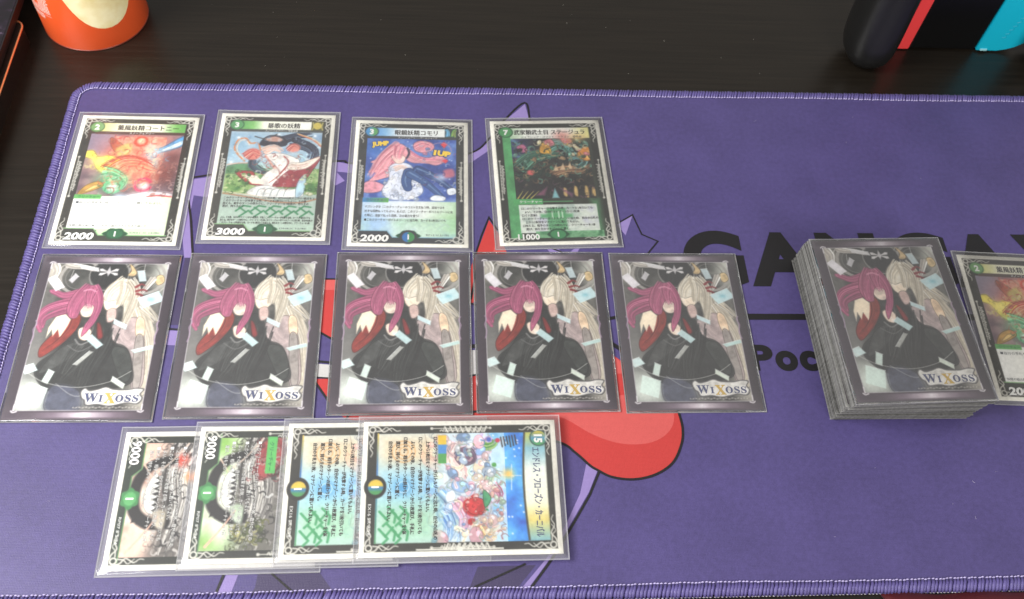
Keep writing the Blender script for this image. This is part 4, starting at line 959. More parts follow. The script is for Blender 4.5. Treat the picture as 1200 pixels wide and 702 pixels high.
    # ivory hair of the right-hand figure, fringe over the face
    c.poly(N([(.495, .24), (.52, .17), (.58, .125), (.66, .11), (.74, .135), (.79, .20), (.785, .30), (.75, .40), (.72, .47), (.70, .38), (.68, .30), (.62, .265), (.55, .275)]), (226, 219, 202), 1, .5, True)
    c.ribbons(N([(.66, .115), (.60, .16), (.55, .21), (.53, .28)]), 7, 26, IV, 125, (.35, .8), .8); c.ribbons(N([(.67, .115), (.68, .2), (.66, .27), (.66, .31)]), 7, 26, IV, 136, (.35, .8), .8)
    c.ribbons(N([(.69, .12), (.76, .2), (.75, .32), (.715, .46)]), 6, 26, IV, 126, (.35, .9), .85)
    for g in ([(.76, .17), (.8, .15), (.83, .16)], [(.77, .2), (.82, .19), (.86, .2)], [(.78, .22), (.82, .23), (.84, .25)]): c.stroke(N(g), 1.5, (140, 58, 60), .95, .3, True, .6)
    # rose hair of the left-hand figure
    RO = [(186, 104, 136), (166, 86, 120), (206, 128, 156), (142, 70, 102)]
    for g, w_, we in (([(.28, .22), (.18, .235), (.10, .215), (.05, .20)], 5, 1.2), ([(.27, .28), (.15, .30), (.05, .335), (.0, .41), (.05, .485)], 6, 1.4), ([(.26, .33), (.14, .36), (.06, .40), (.06, .455)], 4.4, 1.2)):
        c.stroke(N(g), w_ + .5, (104, 50, 74), .9, .3, True, we); c.stroke(N(g), w_, (186, 104, 136), 1, .3, True, we); c.ribbons(N(g), w_ * .9, 16, RO, 131 + int(w_ * 3), (.35, .8), .85)
    c.poly(N([(.36, .16), (.44, .17), (.49, .22), (.505, .30), (.49, .40), (.45, .46), (.395, .52), (.40, .44), (.455, .36), (.44, .31), (.38, .29), (.34, .33), (.32, .39), (.26, .39), (.22, .33), (.235, .25), (.29, .18)]), (184, 102, 134), 1, .4, True)
    c.ribbons(N([(.38, .165), (.32, .22), (.28, .30), (.28, .38)]), 7, 30, RO, 134, (.35, .8), .8); c.ribbons(N([(.40, .165), (.46, .24), (.475, .34), (.42, .48)]), 5, 26, RO, 137, (.35, .8), .8)
    c.ribbons(N([(.385, .18), (.38, .25), (.395, .325)]), 8, 22, RO, 138, (.4, .9), .9)
    c.stroke(N([(.33, .2), (.38, .19), (.43, .205)]), .9, (226, 164, 186), .7)
    # drifting pale cards
    for cx, cy, w_, h_, a, col in ((.075, .145, 4.6, 8.4, -32, (236, 233, 236)), (.215, .11, 2.8, 5.4, 42, (206, 204, 206)), (.33, .035, 9.6, 2.4, 12, (220, 218, 218)), (.79, .09, 3.6, 6.4, -6, (206, 220, 222)),
            (.905, .26, 10.6, 6.0, -24, (212, 234, 236)), (.69, .435, 7.4, 2.8, 28, (214, 234, 236)), (.51, .555, 3.6, 7.6, -42, (206, 228, 228)), (.92, .605, 9.6, 1.6, -16, (206, 230, 226)),
            (.04, .735, 5.8, 4.0, -22, (222, 238, 236)), (.205, .785, 3.4, 7.0, 26, (222, 236, 228)), (.13, .90, 9.4, 10.0, 20, (228, 242, 234)), (.77, .825, 7.6, 3.0, 34, (232, 240, 228)), (.45, .665, 9.6, .9, -50, (190, 192, 186))):
        X_, Y_ = n1(cx, cy); ca, sa = math.cos(R(a)), math.sin(R(a))
        q = [(X_ + u * w_ * ca - v * h_ * sa + v * 1.2, Y_ + u * w_ * sa + v * h_ * ca) for u, v in ((-.5, -.5), (.5, -.5), (.5, .5), (-.5, .5))]
        c.poly(q, col, .96, .3); c.stroke([q[0], q[1]], .25, (250, 252, 252), .8, smooth=False)
    c.glow(*n1(.905, .26), 1.8, 1.2, (150, 204, 214), .8)
    c.stroke(N([(0, .74), (.18, .82), (.45, .855), (.7, .82), (.86, .75)]), .3, (226, 226, 220), .8); c.stroke(N([(.28, .83), (.45, .91), (.62, .88)]), .28, (206, 206, 200), .7); c.stroke(N([(.2, .05), (.19, .1)]), .3, (220, 220, 216), .8); c.stroke(N([(.8, .0), (.8, .06)]), .3, (220, 220, 216), .8)
    # white plate with scrolled outline behind the logo
    pl = N([(.755 + (x - .755) * 1.08 - .012, .914 + (y - .914) * 1.12) for x, y in [(.52, .885), (.545, .865), (.58, .88), (.64, .872), (.70, .858), (.76, .872), (.86, .875), (.93, .866), (.985, .872), (.965, .90), (.985, .925), (.955, .955), (.88, .95), (.80, .962), (.74, .968), (.66, .958), (.58, .962), (.56, .935), (.535, .92)]])
    c.poly(pl, (96, 94, 100), .9, .5, True); c.poly([(x * .97 + .03 * n1(.755, .912)[0], y * .94 + .06 * n1(.755, .912)[1]) for x, y in pl], (238, 236, 230), .98, .4, True)
    for k in range(60): c.ell(*n1(.46 + .52 * k / 60, .982 + .003 * math.sin(k)), .3, .28, (150, 144, 140) if k % 3 else (226, 222, 212), .8)
    c.setclip()
    fr = (206, 202, 204)
    for a, b in (((x0, y0), (x1, y0)), ((x1, y0), (x1, y1)), ((x1, y1), (x0, y1)), ((x0, y1), (x0, y0))): c.stroke([a, b], .36, fr, .9, .2, False)
    for sx, xx in ((-1, x0), (1, x1)):
        for sy, yy in ((-1, y0), (1, y1)):
            c.stroke([(xx + sx * .9, yy + sy * .2), (xx, yy + sy * .9), (xx - sx * 1.6, yy + sy * .5)], .6, (236, 232, 234)); c.stroke([(xx, yy), (xx, yy - sy * 3)], .5, (232, 228, 230))
        c.stroke([(xx + sx * .5, 38), (xx - sx * .4, 40), (xx + sx * .6, 43), (xx - sx * .3, 47), (xx + sx * .5, 51)], .5, (176, 150, 176), .9)
    return c.mesh('sleeve_back_face')

# ------------------------------------------------------------------ card bodies and sleeves
OW, OH = 0.0688, 0.0935           # clear outer sleeve
def sleeve_mesh(name, cw, ch, top, seed):
    """clear film lying over a card of cw x ch: flat on the card, stepping down to the welded margin"""
    r = np.random.RandomState(seed); nx, ny = 23, 29
    def axis(n, half, inner):
        t = np.linspace(-1, 1, n - 8) * (inner + 0.0002)
        e = np.array([inner + 0.0006, inner + 0.0011, half - 0.0007, half])
        return np.concatenate([-e[::-1], t, e])
    ax, ay = axis(nx, OW / 2, cw / 2), axis(ny, OH / 2, ch / 2)
    ph = r.rand(6) * 6
    v = []
    for y in ay:
        for x in ax:
            dx, dy = max(0, abs(x) - cw / 2 - 0.0003), max(0, abs(y) - ch / 2 - 0.0003)
            d = math.hypot(dx, dy); k = min(1, d / 0.0011)
            z = top * (1 - k) + 0.00028 * k
            wv = 0.5 + 0.5 * math.sin(x * 70 + y * 40 + ph[0]) * math.sin(y * 55 - x * 30 + ph[1])
            z += 0.00016 * wv + 0.00022 * k * (0.5 + 0.5 * math.sin(y * 160 + x * 190 + ph[2]))
            v.append((x, y, z))
    nx, ny = len(ax), len(ay)
    f = [(j * nx + i, j * nx + i + 1, (j + 1) * nx + i + 1, (j + 1) * nx + i) for j in range(ny - 1) for i in range(nx - 1)]
    film = mesh_py(name, v, f, True)
    # welded rim: thin raised bead on the outer edge
    rim = [(x, ay[0]) for x in ax] + [(ax[-1], y) for y in ay[1:]] + [(x, ay[-1]) for x in ax[::-1][1:]] + [(ax[0], y) for y in ay[::-1][1:-1]]
    zz = {(round(a[0], 7), round(a[1], 7)): a[2] for a in v}
    bm = bmesh.new(); ring = []
    for x, y in rim:
        z = zz[(round(x, 7), round(y, 7))]; kx, ky = 1 - 0.00055 / (OW / 2), 1 - 0.00055 / (OH / 2)
        ring.append([bm.verts.new((x * kx, y * ky, z + 0.00006)), bm.verts.new((x, y, z + 0.00009)), bm.verts.new((x * 1.001, y * 1.001, z - 0.0001)), bm.verts.new((x, y, 0.00004))])
    for i in range(len(ring)):
        a, b = ring[i], ring[(i + 1) % len(ring)]
        for k in range(3): bm.faces.new((a[k], b[k], b[k + 1], a[k + 1]))
    return film, bm_mesh('sleeve_seam', bm)

_slv = {}
BACKF = mesh_py('sleeve_back', [(-OW / 2, -OH / 2, .00006), (OW / 2, -OH / 2, .00006), (OW / 2, OH / 2, .00006), (-OW / 2, OH / 2, .00006)], [(0, 1, 2, 3)])
def sleeved(o, cw, ch, top, variant):
    key = (cw, variant)
    if key not in _slv: _slv[key] = sleeve_mesh('outer_sleeve', cw, ch, top, 100 + variant + int(cw * 1e4))
    film, seam = _slv[key]
    s = mobj('outer_sleeve', film, M_SLVS[variant % 3], o); mobj('sleeve_seam', seam, M_SEAM, s); mobj('sleeve_back', BACKF, M_SLVB, s)

STOCK = slab('card_stock', -PW / 2000, PW / 2000, -PH / 2000, PH / 2000, 0.00012, 0.00050, 0.00008, 1)
BACKER = slab('printed_sleeve', -SW / 2000, SW / 2000, -SH / 2000, SH / 2000, 0.00012, 0.00050, 0.00008, 1)

def face_up(name, label, x, y, rot, face, texts, variant, group, z=0.0, tilt=0.0):
    o = empty(name, (x, y, z), R(rot)); o.rotation_euler = (R(rnd.uniform(-.2, .2)), R(tilt + rnd.uniform(-.2, .2)), R(rot)); o.location.z += .0002
    tag(o, label, 'card', group)
    mobj('card_stock', STOCK, M_CARDEDGE, o)
    mobj('card_face', face, M_PRINT, o, (0, 0, 0.00054))
    texts(o)
    sleeved(o, PW / 1000, PH / 1000, 0.00074, variant)
    return o

MATH = lambda s: ''.join(chr(0x1D400 + ord(ch) - 65) for ch in s)
def logo(o):
    def put(ch, x, y, s, ink, sx=1.0):
        m = text_mesh(MATH(ch), s / 1000, 0.012, sx=sx)
        if len(m.materials) == 0: m.materials.append(INK[ink])
        mobj('logo_letter', m, None, o, ((x - SW / 2) / 1000, (SH / 2 - y) / 1000, 0.00062))
    put('W', 35.0, 81.8, 6.3, 'navy', 1.0); put('I', 41.4, 81.8, 4.9, 'navy')
    put('X', 43.8, 82.6, 7.6, 'gold', 1.0); put('O', 48.8, 81.8, 5.0, 'navy', 1.0); put('S', 53.0, 81.8, 5.0, 'navy', 1.1); put('S', 56.4, 81.8, 5.0, 'navy', 1.1)

BACK_FACE = paint_sleeve_back()
def face_down(name, label, x, y, rot, variant, group, z=0.0):
    o = empty(name, (x, y, z), R(rot)); tag(o, label, 'card', group)
    o.rotation_euler = (R(rnd.uniform(-.3, .3)), R(rnd.uniform(-.35, .35)), R(rot)); o.location.z += .0003
    mobj('printed_sleeve', BACKER, M_SLVBACK, o)
    mobj('back_print', BACK_FACE, M_PRINT, o, (0, 0, 0.00054))
    logo(o)
    sleeved(o, SW / 1000, SH / 1000, 0.00074, variant)
    return o

JUNK = ['このクリーチャーがバトルゾーンに出た時、自分の山札の', '上から1枚目をマナゾーンに置いてもよい。', 'このクリーチャーが攻撃する時、カードを1枚引いても', 'よい。その後、自分のマナゾーンから1枚選び、手札に', '加える。相手のターンの終わりに、クリーチャーを1体', '選び、持ち主のマナゾーンに置く。', '自分の手札を1枚、マナゾーンに置いてもよい。']
def dm_numbers(o, cost, power, badge='1', by=83.0):
    put_text(o, 'cost_number', cost, 9.2, 10.3, 5.0, 'white', align='CENTER', bold=.05)
    put_text(o, 'power_number', power, 6.4, 85.2, 5.9, 'black', z=.00061, bold=.085, shear=.12, width=15.6)
    put_text(o, 'power_number', power, 6.5, 85.2, 5.9, 'white', z=.00064, bold=.045, shear=.12, width=15.2)
    put_text(o, 'mana_number', badge, 31.8, by, 4.2, 'white', align='CENTER', bold=.05)
def t_courtney(o):
    dm_numbers(o, '2', '2000')
    put_text(o, 'name_text', '薫風妖精コートニー', 20.0, 10.3, 4.2, 'dark', width=33, bold=.02)
    put_text(o, 'race_text', 'スノーフェアリー', 27, 13.3, 1.7, 'white', bold=.01)
    put_text(o, 'type_text', 'クリーチャー', 8.4, 58.2, 1.9, 'green', bold=.01)
    put_text(o, 'rules_text', '■' + JUNK[6], 8, 62.0, 1.9, 'grey', width=44)
    put_text(o, 'flavour_text', '妖精の歌は風に乗り、やがて森のすみずみまで届いた。', 7.6, 77.0, 1.7, 'grey', width=40)
    put_text(o, 'set_code', 'EX01 C 15/80', 39, 81.2, 1.4, 'grey', width=15)
def t_song(o):
    dm_numbers(o, '3', '3000')
    put_text(o, 'name_text', '暴歌の妖精', 26, 10.3, 4.2, 'dark', width=18, bold=.02)
    put_text(o, 'race_text', 'スノーフェアリー・幸歌王国', 25, 13.2, 1.7, 'white', width=18)
    put_text(o, 'rules_text', '\n'.join([JUNK[0] + JUNK[1][:8], JUNK[2] + JUNK[3][:6], JUNK[4] + JUNK[5][:7], JUNK[5][:8]]), 8, 61.4, 1.8, 'dark', width=48, line=1.05, bold=.02)
    put_text(o, 'flavour_text', '\n'.join([JUNK[3] + JUNK[2], JUNK[4] + JUNK[0], JUNK[2] + JUNK[4]]), 8, 74.4, 1.6, 'dark', width=48, line=1.1, bold=.02)
    put_text(o, 'set_code', 'DMEX 15/80', 39, 81.4, 1.4, 'grey', width=14)
def t_glasses(o):
    dm_numbers(o, '3', '2000', by=83.6)
    put_text(o, 'name_text', '眼鏡妖精コモリ', 22, 10.3, 4.2, 'dark', width=24, bold=.02)
    put_text(o, 'race_text', 'スノーフェアリー・ゲームジャイヤ', 24, 13.2, 1.7, 'white', width=22)
    put_text(o, 'art_word', 'JUMP', 10.2, 19.5, 4.3, 'navy', rot=R(8), width=10.0, bold=.12, z=.0006); put_text(o, 'art_word', '1UP', 43.2, 24.7, 4.9, 'navy', rot=R(-8), width=10.0, bold=.13, z=.0006)
    put_text(o, 'art_word', 'JUMP', 10.4, 19.4, 4.2, 'yellow', rot=R(8), width=9.5, bold=.06)
    put_text(o, 'art_word', '1UP', 43.4, 24.6, 4.8, 'yellow', rot=R(-8), width=9.5, bold=.07)
    put_text(o, 'type_text', 'クリーチャー', 8.4, 58.4, 1.9, 'navy', bold=.01)
    put_text(o, 'rules_text', '\n'.join(['バズレンダ③（このクリーチャーのコストを支払う時、追加で③を', '好きな回数払ってもよい。払えば、このクリーチャーがバトルゾーンに出', 'た時に、追加で払った回数、次の能力を使う）', '■このクリーチャーがバトルゾーンに出た時、カードを1枚引いても']), 8, 63.0, 1.9, 'dark', width=47, line=1.55, bold=.008)
    put_text(o, 'set_code', 'RP13 U 51/95', 41, 81.2, 1.4, 'grey', width=12)
def t_beetle(o):
    put_text(o, 'cost_number', '7', 8.6, 10.5, 5.0, 'white', align='CENTER', bold=.05)
    put_text(o, 'name_text', '武家類武士目 ステージュラ', 13.2, 10.4, 4.0, 'black', width=41, bold=.022)
    put_text(o, 'race_text', 'ジュラシック・コマンド・ドラゴン　侵略者', 17, 13.2, 1.8, 'grey', width=35)
    put_text(o, 'type_text', 'クリーチャー', 12.5, 60.2, 2.1, 'white', bold=.03)
    put_text(o, 'rules_text', '\n'.join(['□' + JUNK[2], '　' + JUNK[3][:20], '□マナ武装5', '□' + JUNK[0], '　' + JUNK[1], '□' + JUNK[4], '　' + JUNK[5]]), 13.2, 64.8, 1.85, 'black', width=41.5, line=1.25, bold=.018)
    put_text(o, 'power_number', '11000', 9.2, 84.8, 5.0, 'white', bold=.035)
    put_text(o, 'mana_number', '1', 31.8, 83.2, 4.2, 'white', align='CENTER', bold=.05)
def t_fangs(o, n=8, white=False):
    put_text(o, 'power_number', '9000', 4.4, 84.9, 5.8, 'black', z=.00061, bold=.085); put_text(o, 'power_number', '9000', 4.4, 84.9, 5.8, 'white', z=.00064, bold=.03)
    put_text(o, 'mana_number', '1', 31.8, 83.6, 4.4, 'white', align='CENTER', bold=.05)
    lines = [('■' if k % 2 == 0 else '　') + JUNK[k % 7] for k in range(6)]
    put_text(o, 'rules_text', '\n'.join(lines), 7.4, 62, 2.0, 'dark', z=.00061, width=46, line=1.45, bold=.05)
    put_text(o, 'rules_text', '\n'.join(lines), 7.4, 62, 2.0, 'white', z=.00064, width=46, line=1.45, bold=.0)
    put_text(o, 'set_code', 'RP07 S 5/94', 40, 85.2, 1.7, 'white', width=12)
    if white: put_text(o, 'type_text', 'クリーチャー', 7.6, 56.8, 2.2, 'green', width=14, bold=.02)
def t_carnival(o):
    put_text(o, 'cost_number', '15', 9, 9.9, 5.0, 'white', align='CENTER', bold=.05)
    put_text(o, 'name_text', 'エンドレス・フローズン・カーニバル', 13.6, 11.2, 4.3, 'navy', width=42, bold=.02)
    lines = ['□' + JUNK[0], '　' + JUNK[1], '□' + JUNK[2], '　' + JUNK[3], '□' + JUNK[4], '　' + JUNK[5], '　' + JUNK[6]]
    put_text(o, 'rules_text', '\n'.join(lines), 8, 56.4, 2.1, 'dark', width=48, line=1.62, bold=.05)
    put_text(o, 'mana_number', '1', 31.8, 83.9, 4.4, 'white', align='CENTER', bold=.05)
    put_text(o, 'set_code', 'EX16 SR 9/98', 39.5, 85.2, 1.9, 'white', width=14)

CREATURES, SPELLS, SHIELDS, PILE = 'cards face up in the back row', 'cards turned sideways in the front row', 'face-down cards in the middle row', 'cards stacked in the face-down deck'
F_COURT = paint_courtney()
face_up('trading_card', 'face-up card with glowing red, yellow and green picture, farthest left in the back row', -0.1663, 0.3376, -0.29, F_COURT, t_courtney, 0, CREATURES)
face_up('trading_card', 'face-up card with dark flowing hair and red cloth picture, power 3000, in back row', -0.0906, 0.3413, -0.18, paint_song(), t_song, 1, CREATURES)
face_up('trading_card', 'face-up blue card with pink and white picture reading JUMP and 1UP, in back row', -0.0155, 0.3377, -0.53, paint_glasses(), t_glasses, 2, CREATURES)
face_up('trading_card', 'face-up green-framed card with dark green picture, cost 7 and power 11000, in back row', 0.0627, 0.3400, 2.09, paint_beetle(), t_beetle, 0, CREATURES)
face_up('trading_card', 'face-up card showing cost 2 right of the deck, cut off by the photo edge', 0.3120, 0.2455, -2.9, F_COURT, t_courtney, 1, None)

for n, (x, y, a) in enumerate(((-0.165, .2405, -.11), (-.0919, .2417, -.23), (-.0178, .2431, .06), (.0526, .2441, .32), (.1245, .2437, .20))):
    lab = ('face-down sleeved card at the left end of the middle row', 'face-down sleeved card in middle row, second from the left', 'face-down sleeved card in the centre of the row of five',
           'face-down sleeved card in middle row, second from its right end', 'face-down sleeved card at the right end of the row of five, nearest the deck')[n]
    face_down('face_down_card', lab, x, y, a, n % 3, SHIELDS)

F_CARN = paint_carnival()
face_up('trading_card', 'sideways card at left end of front row, grey-brown picture with 9000, lowest of its overlap', -0.0966, 0.1571, -89.7, paint_fangs(False), lambda o: t_fangs(o), 0, SPELLS)
face_up('trading_card', 'sideways card with green and white picture, 9000 and green tag, second in front row', -0.0634, 0.1589, -89.9, paint_fangs(True), lambda o: t_fangs(o, 9, True), 1, SPELLS, 0.0010, 0.15)
face_up('trading_card', 'sideways orange, blue and green card half covered by its twin in front row', -0.0236, 0.1600, -89.6, F_CARN, t_carnival, 2, SPELLS, 0.0020, 0.3)
face_up('trading_card', 'sideways fully visible card with starry blue sky and cost 15, topmost in front row', 0.0105, 0.1600, -89.72, F_CARN, t_carnival, 0, SPELLS, 0.0030, 0.5)

# ------------------------------------------------------------------ the deck: every card its own object
def mat_deck():
    m, nt, b = new_mat('stacked_sleeve_edges')
    oi = node(nt, 'ShaderNodeObjectInfo')
    tc = node(nt, 'ShaderNodeTexCoord')
    nz = node(nt, 'ShaderNodeTexNoise'); nz.inputs['Scale'].default_value = 900; nz.inputs['Detail'].default_value = 2
    mp = node(nt, 'ShaderNodeMapping'); mp.inputs['Scale'].default_value = (1, 1, .6)
    nt.links.new(tc.outputs['Object'], mp.inputs[0]); nt.links.new(mp.outputs[0], nz.inputs['Vector'])
    cr = node(nt, 'ShaderNodeValToRGB')
    cr.color_ramp.elements[0].position = 0.0; cr.color_ramp.elements[0].color = (0.055, 0.055, 0.052, 1)
    cr.color_ramp.elements[1].position = 1.0; cr.color_ramp.elements[1].color = (0.25, 0.25, 0.24, 1)
    ad = node(nt, 'ShaderNodeMath', operation='MULTIPLY_ADD'); ad.inputs[1].default_value = 0.7; 
    sb = node(nt, 'ShaderNodeMath', operation='MULTIPLY_ADD'); sb.inputs[1].default_value = 0.9; sb.inputs[2].default_value = -0.3
    nt.links.new(nz.outputs[0], sb.inputs[0])
    nt.links.new(oi.outputs['Random'], ad.inputs[0]); nt.links.new(sb.outputs[0], ad.inputs[2])
    nt.links.new(ad.outputs[0], cr.inputs[0]); nt.links.new(cr.outputs[0], b.inputs['Base Color'])
    b.inputs['Roughness'].default_value = 0.38; b.inputs['Transmission Weight'].default_value = 0.0
    return m
M_DECK = mat_deck()
NDECK, PITCHZ = 38, 0.000735
DECK = slab('stacked_card', -OW / 2, OW / 2, -OH / 2, OH / 2, 0.00004, 0.00062, 0.00012, 1)
DECKI = slab('card_stock', -SW / 2000, SW / 2000, -SH / 2000, SH / 2000, 0.00060, PITCHZ + 0.00002, 0, 1)
for k in range(NDECK):
    t = k / (NDECK - 1); s = t ** 1.5
    j = 0.00042
    o = mobj('stacked_card', DECK, M_DECK, None, (0.2242 - 0.0006 * s + rnd.gauss(0, j * .6), 0.2400 - 0.0052 * s + rnd.gauss(0, j * .6), k * PITCHZ), R(0.1 + 1.5 * t + rnd.gauss(0, 0.28)))
    tag(o, 'sleeved card inside the thick face-down deck, only its grey edge showing', 'card', PILE)
    mobj('card_stock', DECKI, M_SLVBACK, o)
face_down('face_down_card', 'face-down sleeved card lying on top of the thick deck', 0.2235, 0.2345, 1.6, 1, PILE, NDECK * PITCHZ)

# ------------------------------------------------------------------ snack can, tin, box, controller, cloth
def lathe(name, prof, n=96, close_top=False):
    v, f = [], []
    for r_, z in prof:
        for k in range(n): v.append((r_ * math.cos(2 * math.pi * k / n), r_ * math.sin(2 * math.pi * k / n), z))
    for i in range(len(prof) - 1):
        for k in range(n): f.append((i * n + k, i * n + (k + 1) % n, (i + 1) * n + (k + 1) % n, (i + 1) * n + k))
    f.append(tuple(range(n))[::-1]); f.append(tuple(range((len(prof) - 1) * n, len(prof) * n)))
    return mesh_py(name, v, f, True)
CX, CY, CR = -0.2078, 0.4668, 0.0305
can = empty('snack_can', (CX, CY, TZ)); tag(can, 'red cylindrical snack can with cream oval print standing behind the mat', 'can')
body = lathe('can_body', [(CR - .0012, 0), (CR - .0004, .0004), (CR, .0012), (CR, .14), (CR - .001, .141)], 128)
m_, nt_, b_ = new_mat('can_red')
tc_ = node(nt_, 'ShaderNodeTexCoord'); nz_ = node(nt_, 'ShaderNodeTexNoise'); nz_.inputs['Scale'].default_value = 60
nt_.links.new(tc_.outputs['Object'], nz_.inputs['Vector'])
cr_ = node(nt_, 'ShaderNodeValToRGB'); cr_.color_ramp.elements[0].color = (*lin((246, 92, 44)), 1); cr_.color_ramp.elements[1].color = (*lin((252, 104, 52)), 1)
nt_.links.new(nz_.outputs[0], cr_.inputs[0]); nt_.links.new(cr_.outputs[0], b_.inputs['Base Color'])
b_.inputs['Roughness'].default_value = 0.33; b_.inputs['Specular IOR Level'].default_value = 0.6
mobj('can_body', body, m_, can)
mobj('base_rim', lathe('base_rim', [(CR - .0016, -.0000), (CR - .0002, .0000), (CR + .0002, .0004), (CR - .0002, .0009), (CR - .0016, .0009)], 96), plain('can_seam', (120, 50, 36), 0.3), can)
mobj('plastic_lid', lathe('plastic_lid', [(CR + .0008, .134), (CR + .0012, .1345), (CR + .0012, .1415), (CR - .001, .143), (CR - .006, .1425)], 96), plain('lid_plastic', (226, 226, 222), 0.35), can)
def on_can(name, pts_uv, rr, mm_, n_sub=1):
    """wrap a filled outline given as (angle in degrees, height in m) round the can"""
    b = bmesh.new(); cx = sum(p[0] for p in pts_uv) / len(pts_uv); cz = sum(p[1] for p in pts_uv) / len(pts_uv)
    rings = []
    for s in (1, .85, .7, .5, .3, .12):
        rings.append([b.verts.new((rr * math.cos(R(cx + (a - cx) * s)), rr * math.sin(R(cx + (a - cx) * s)), cz + (z - cz) * s)) for a, z in pts_uv])
    N = len(pts_uv)
    for u, w in zip(rings[:-1], rings[1:]):
        for k in range(N): b.faces.new((u[k], u[(k + 1) % N], w[(k + 1) % N], w[k]))
    b.faces.new(rings[-1])
    return mobj(name, bm_mesh(name, b, True), mm_, can)
ov = [(-55 + 43 * math.cos(t) * (1 + .05 * math.sin(3 * t)), .0500 + .0355 * math.sin(t)) for t in np.linspace(0, 2 * math.pi, 40, endpoint=False)]
m2_, nt2, b2 = new_mat('cream_print')
tc2 = node(nt2, 'ShaderNodeTexCoord'); nz2 = node(nt2, 'ShaderNodeTexNoise'); nz2.inputs['Scale'].default_value = 90; nz2.inputs['Detail'].default_value = 4
nt2.links.new(tc2.outputs['Object'], nz2.inputs['Vector'])
cr2 = node(nt2, 'ShaderNodeValToRGB'); cr2.color_ramp.elements[0].position = .3; cr2.color_ramp.elements[0].color = (*lin((232, 212, 146)), 1); cr2.color_ramp.elements[1].position = .62; cr2.color_ramp.elements[1].color = (*lin((250, 240, 196)), 1)
nt2.links.new(nz2.outputs[0], cr2.inputs[0]); nt2.links.new(cr2.outputs[0], b2.inputs['Base Color']); b2.inputs['Roughness'].default_value = .33
on_can('cream_oval_print', ov, CR + .00012, m2_)
# rows of fine white small print on the left flank
b = bmesh.new()
def canpatch(a0, a1, z0, z1, rr=CR + .00013, n=4):
    for k in range(n):
        q = [(a0 + (a1 - a0) * k / n), (a0 + (a1 - a0) * (k + 1) / n)]
        b.faces.new([b.verts.new((rr * math.cos(R(a)), rr * math.sin(R(a)), z)) for a, z in ((q[0], z0), (q[1], z0), (q[1], z1), (q[0], z1))])
rp = random.Random(3)
for row in range(22):
    z = .0190 + row * .00125; a = -152
    if row == 3: continue
    while a < -119 + (row > 3) * 3:
        w_ = rp.uniform(.5, 2.2)
        if row > 3 or a < -128: 
            if not (row > 7 and -136 < a < -131): canpatch(a, a + w_, z, z + .00078, n=1)
        a += w_ + rp.uniform(.25, .9)
canpatch(-152, -116, .0222, .0224)
o = mobj('small_print', bm_mesh('small_print', b), plain('can_white_ink', (240, 214, 204), .4), can); o['kind'] = 'stuff'

# copper-rimmed tin at the left edge with a dark printed box on it
tin = empty('storage_tin', (-0.30, 0.38, TZ)); tag(tin, 'flat black tin with copper rim at the far left edge', 'tin')
def rbox(name, x0, x1, y0, y1, z0, z1, r, bev=0.0):
    bm = bmesh.new(); o_ = rounded([(x0, y0), (x1, y0), (x1, y1), (x0, y1)], r, 8)
    t_ = [bm.verts.new((x, y, z1)) for x, y in o_]; d_ = [bm.verts.new((x, y, z0)) for x, y in o_]
    bm.faces.new(t_); bm.faces.new(d_[::-1])
    for i in range(len(t_)): bm.faces.new((t_[i], d_[i], d_[(i + 1) % len(t_)], t_[(i + 1) % len(t_)]))
    if bev: bmesh.ops.bevel(bm, geom=[e for e in bm.edges if abs(e.verts[0].co.z - e.verts[1].co.z) < 1e-7], offset=bev, segments=2, affect='EDGES')
    return bm_mesh(name, bm)
mobj('tin_body', rbox('tin_body', -.05, .0590, -.10, .0660, 0, .0130, .006, .0006), plain('tin_black', (26, 22, 20), .35, .5), tin)
bm = bmesh.new(); rim = rounded([(-.05, -.10), (.0590, -.10), (.0590, .0660), (-.05, .0660)], .006, 8)
tube(bm, [(x, y, .0134) for x, y in rim + rim[:1]], .00062, 8, caps=False)
mobj('copper_rim', bm_mesh('copper_rim', bm, True), (lambda m: m)(plain('copper', (226, 150, 104), .25)), tin)
M_COP = bpy.data.materials['copper'].node_tree.nodes['Principled BSDF']; M_COP.inputs['Metallic'].default_value = .7
mg, ntg, bg_ = new_mat('dark_galaxy_print')
tcg = node(ntg, 'ShaderNodeTexCoord'); nzg = node(ntg, 'ShaderNodeTexNoise'); nzg.inputs['Scale'].default_value = 130; nzg.inputs['Detail'].default_value = 6; nzg.inputs['Roughness'].default_value = .7
ntg.links.new(tcg.outputs['Object'], nzg.inputs['Vector'])
crg = node(ntg, 'ShaderNodeValToRGB'); e_ = crg.color_ramp.elements
e_[0].position = .45; e_[0].color = (.006, .005, .008, 1); e_[1].position = .72; e_[1].color = (.10, .075, .12, 1)
x_ = e_.new(.58); x_.color = (.012, .008, .016, 1)
ntg.links.new(nzg.outputs[0], crg.inputs[0]); ntg.links.new(crg.outputs[0], bg_.inputs['Base Color']); bg_.inputs['Roughness'].default_value = .35
bx = empty('printed_box', (-0.31, 0.40, TZ + .0142)); tag(bx, 'dark purple speckled printed box lying on the copper-rimmed tin', 'box')
mobj('box_body', rbox('box_body', -.05, .0655, -.10, .14, 0, .0058, .002, .0005), plain('box_black', (18, 16, 20), .4), bx)
mobj('printed_panel', rbox('printed_panel', -.049, .0645, -.099, .139, .0058, .0060, .0015), mg, bx)

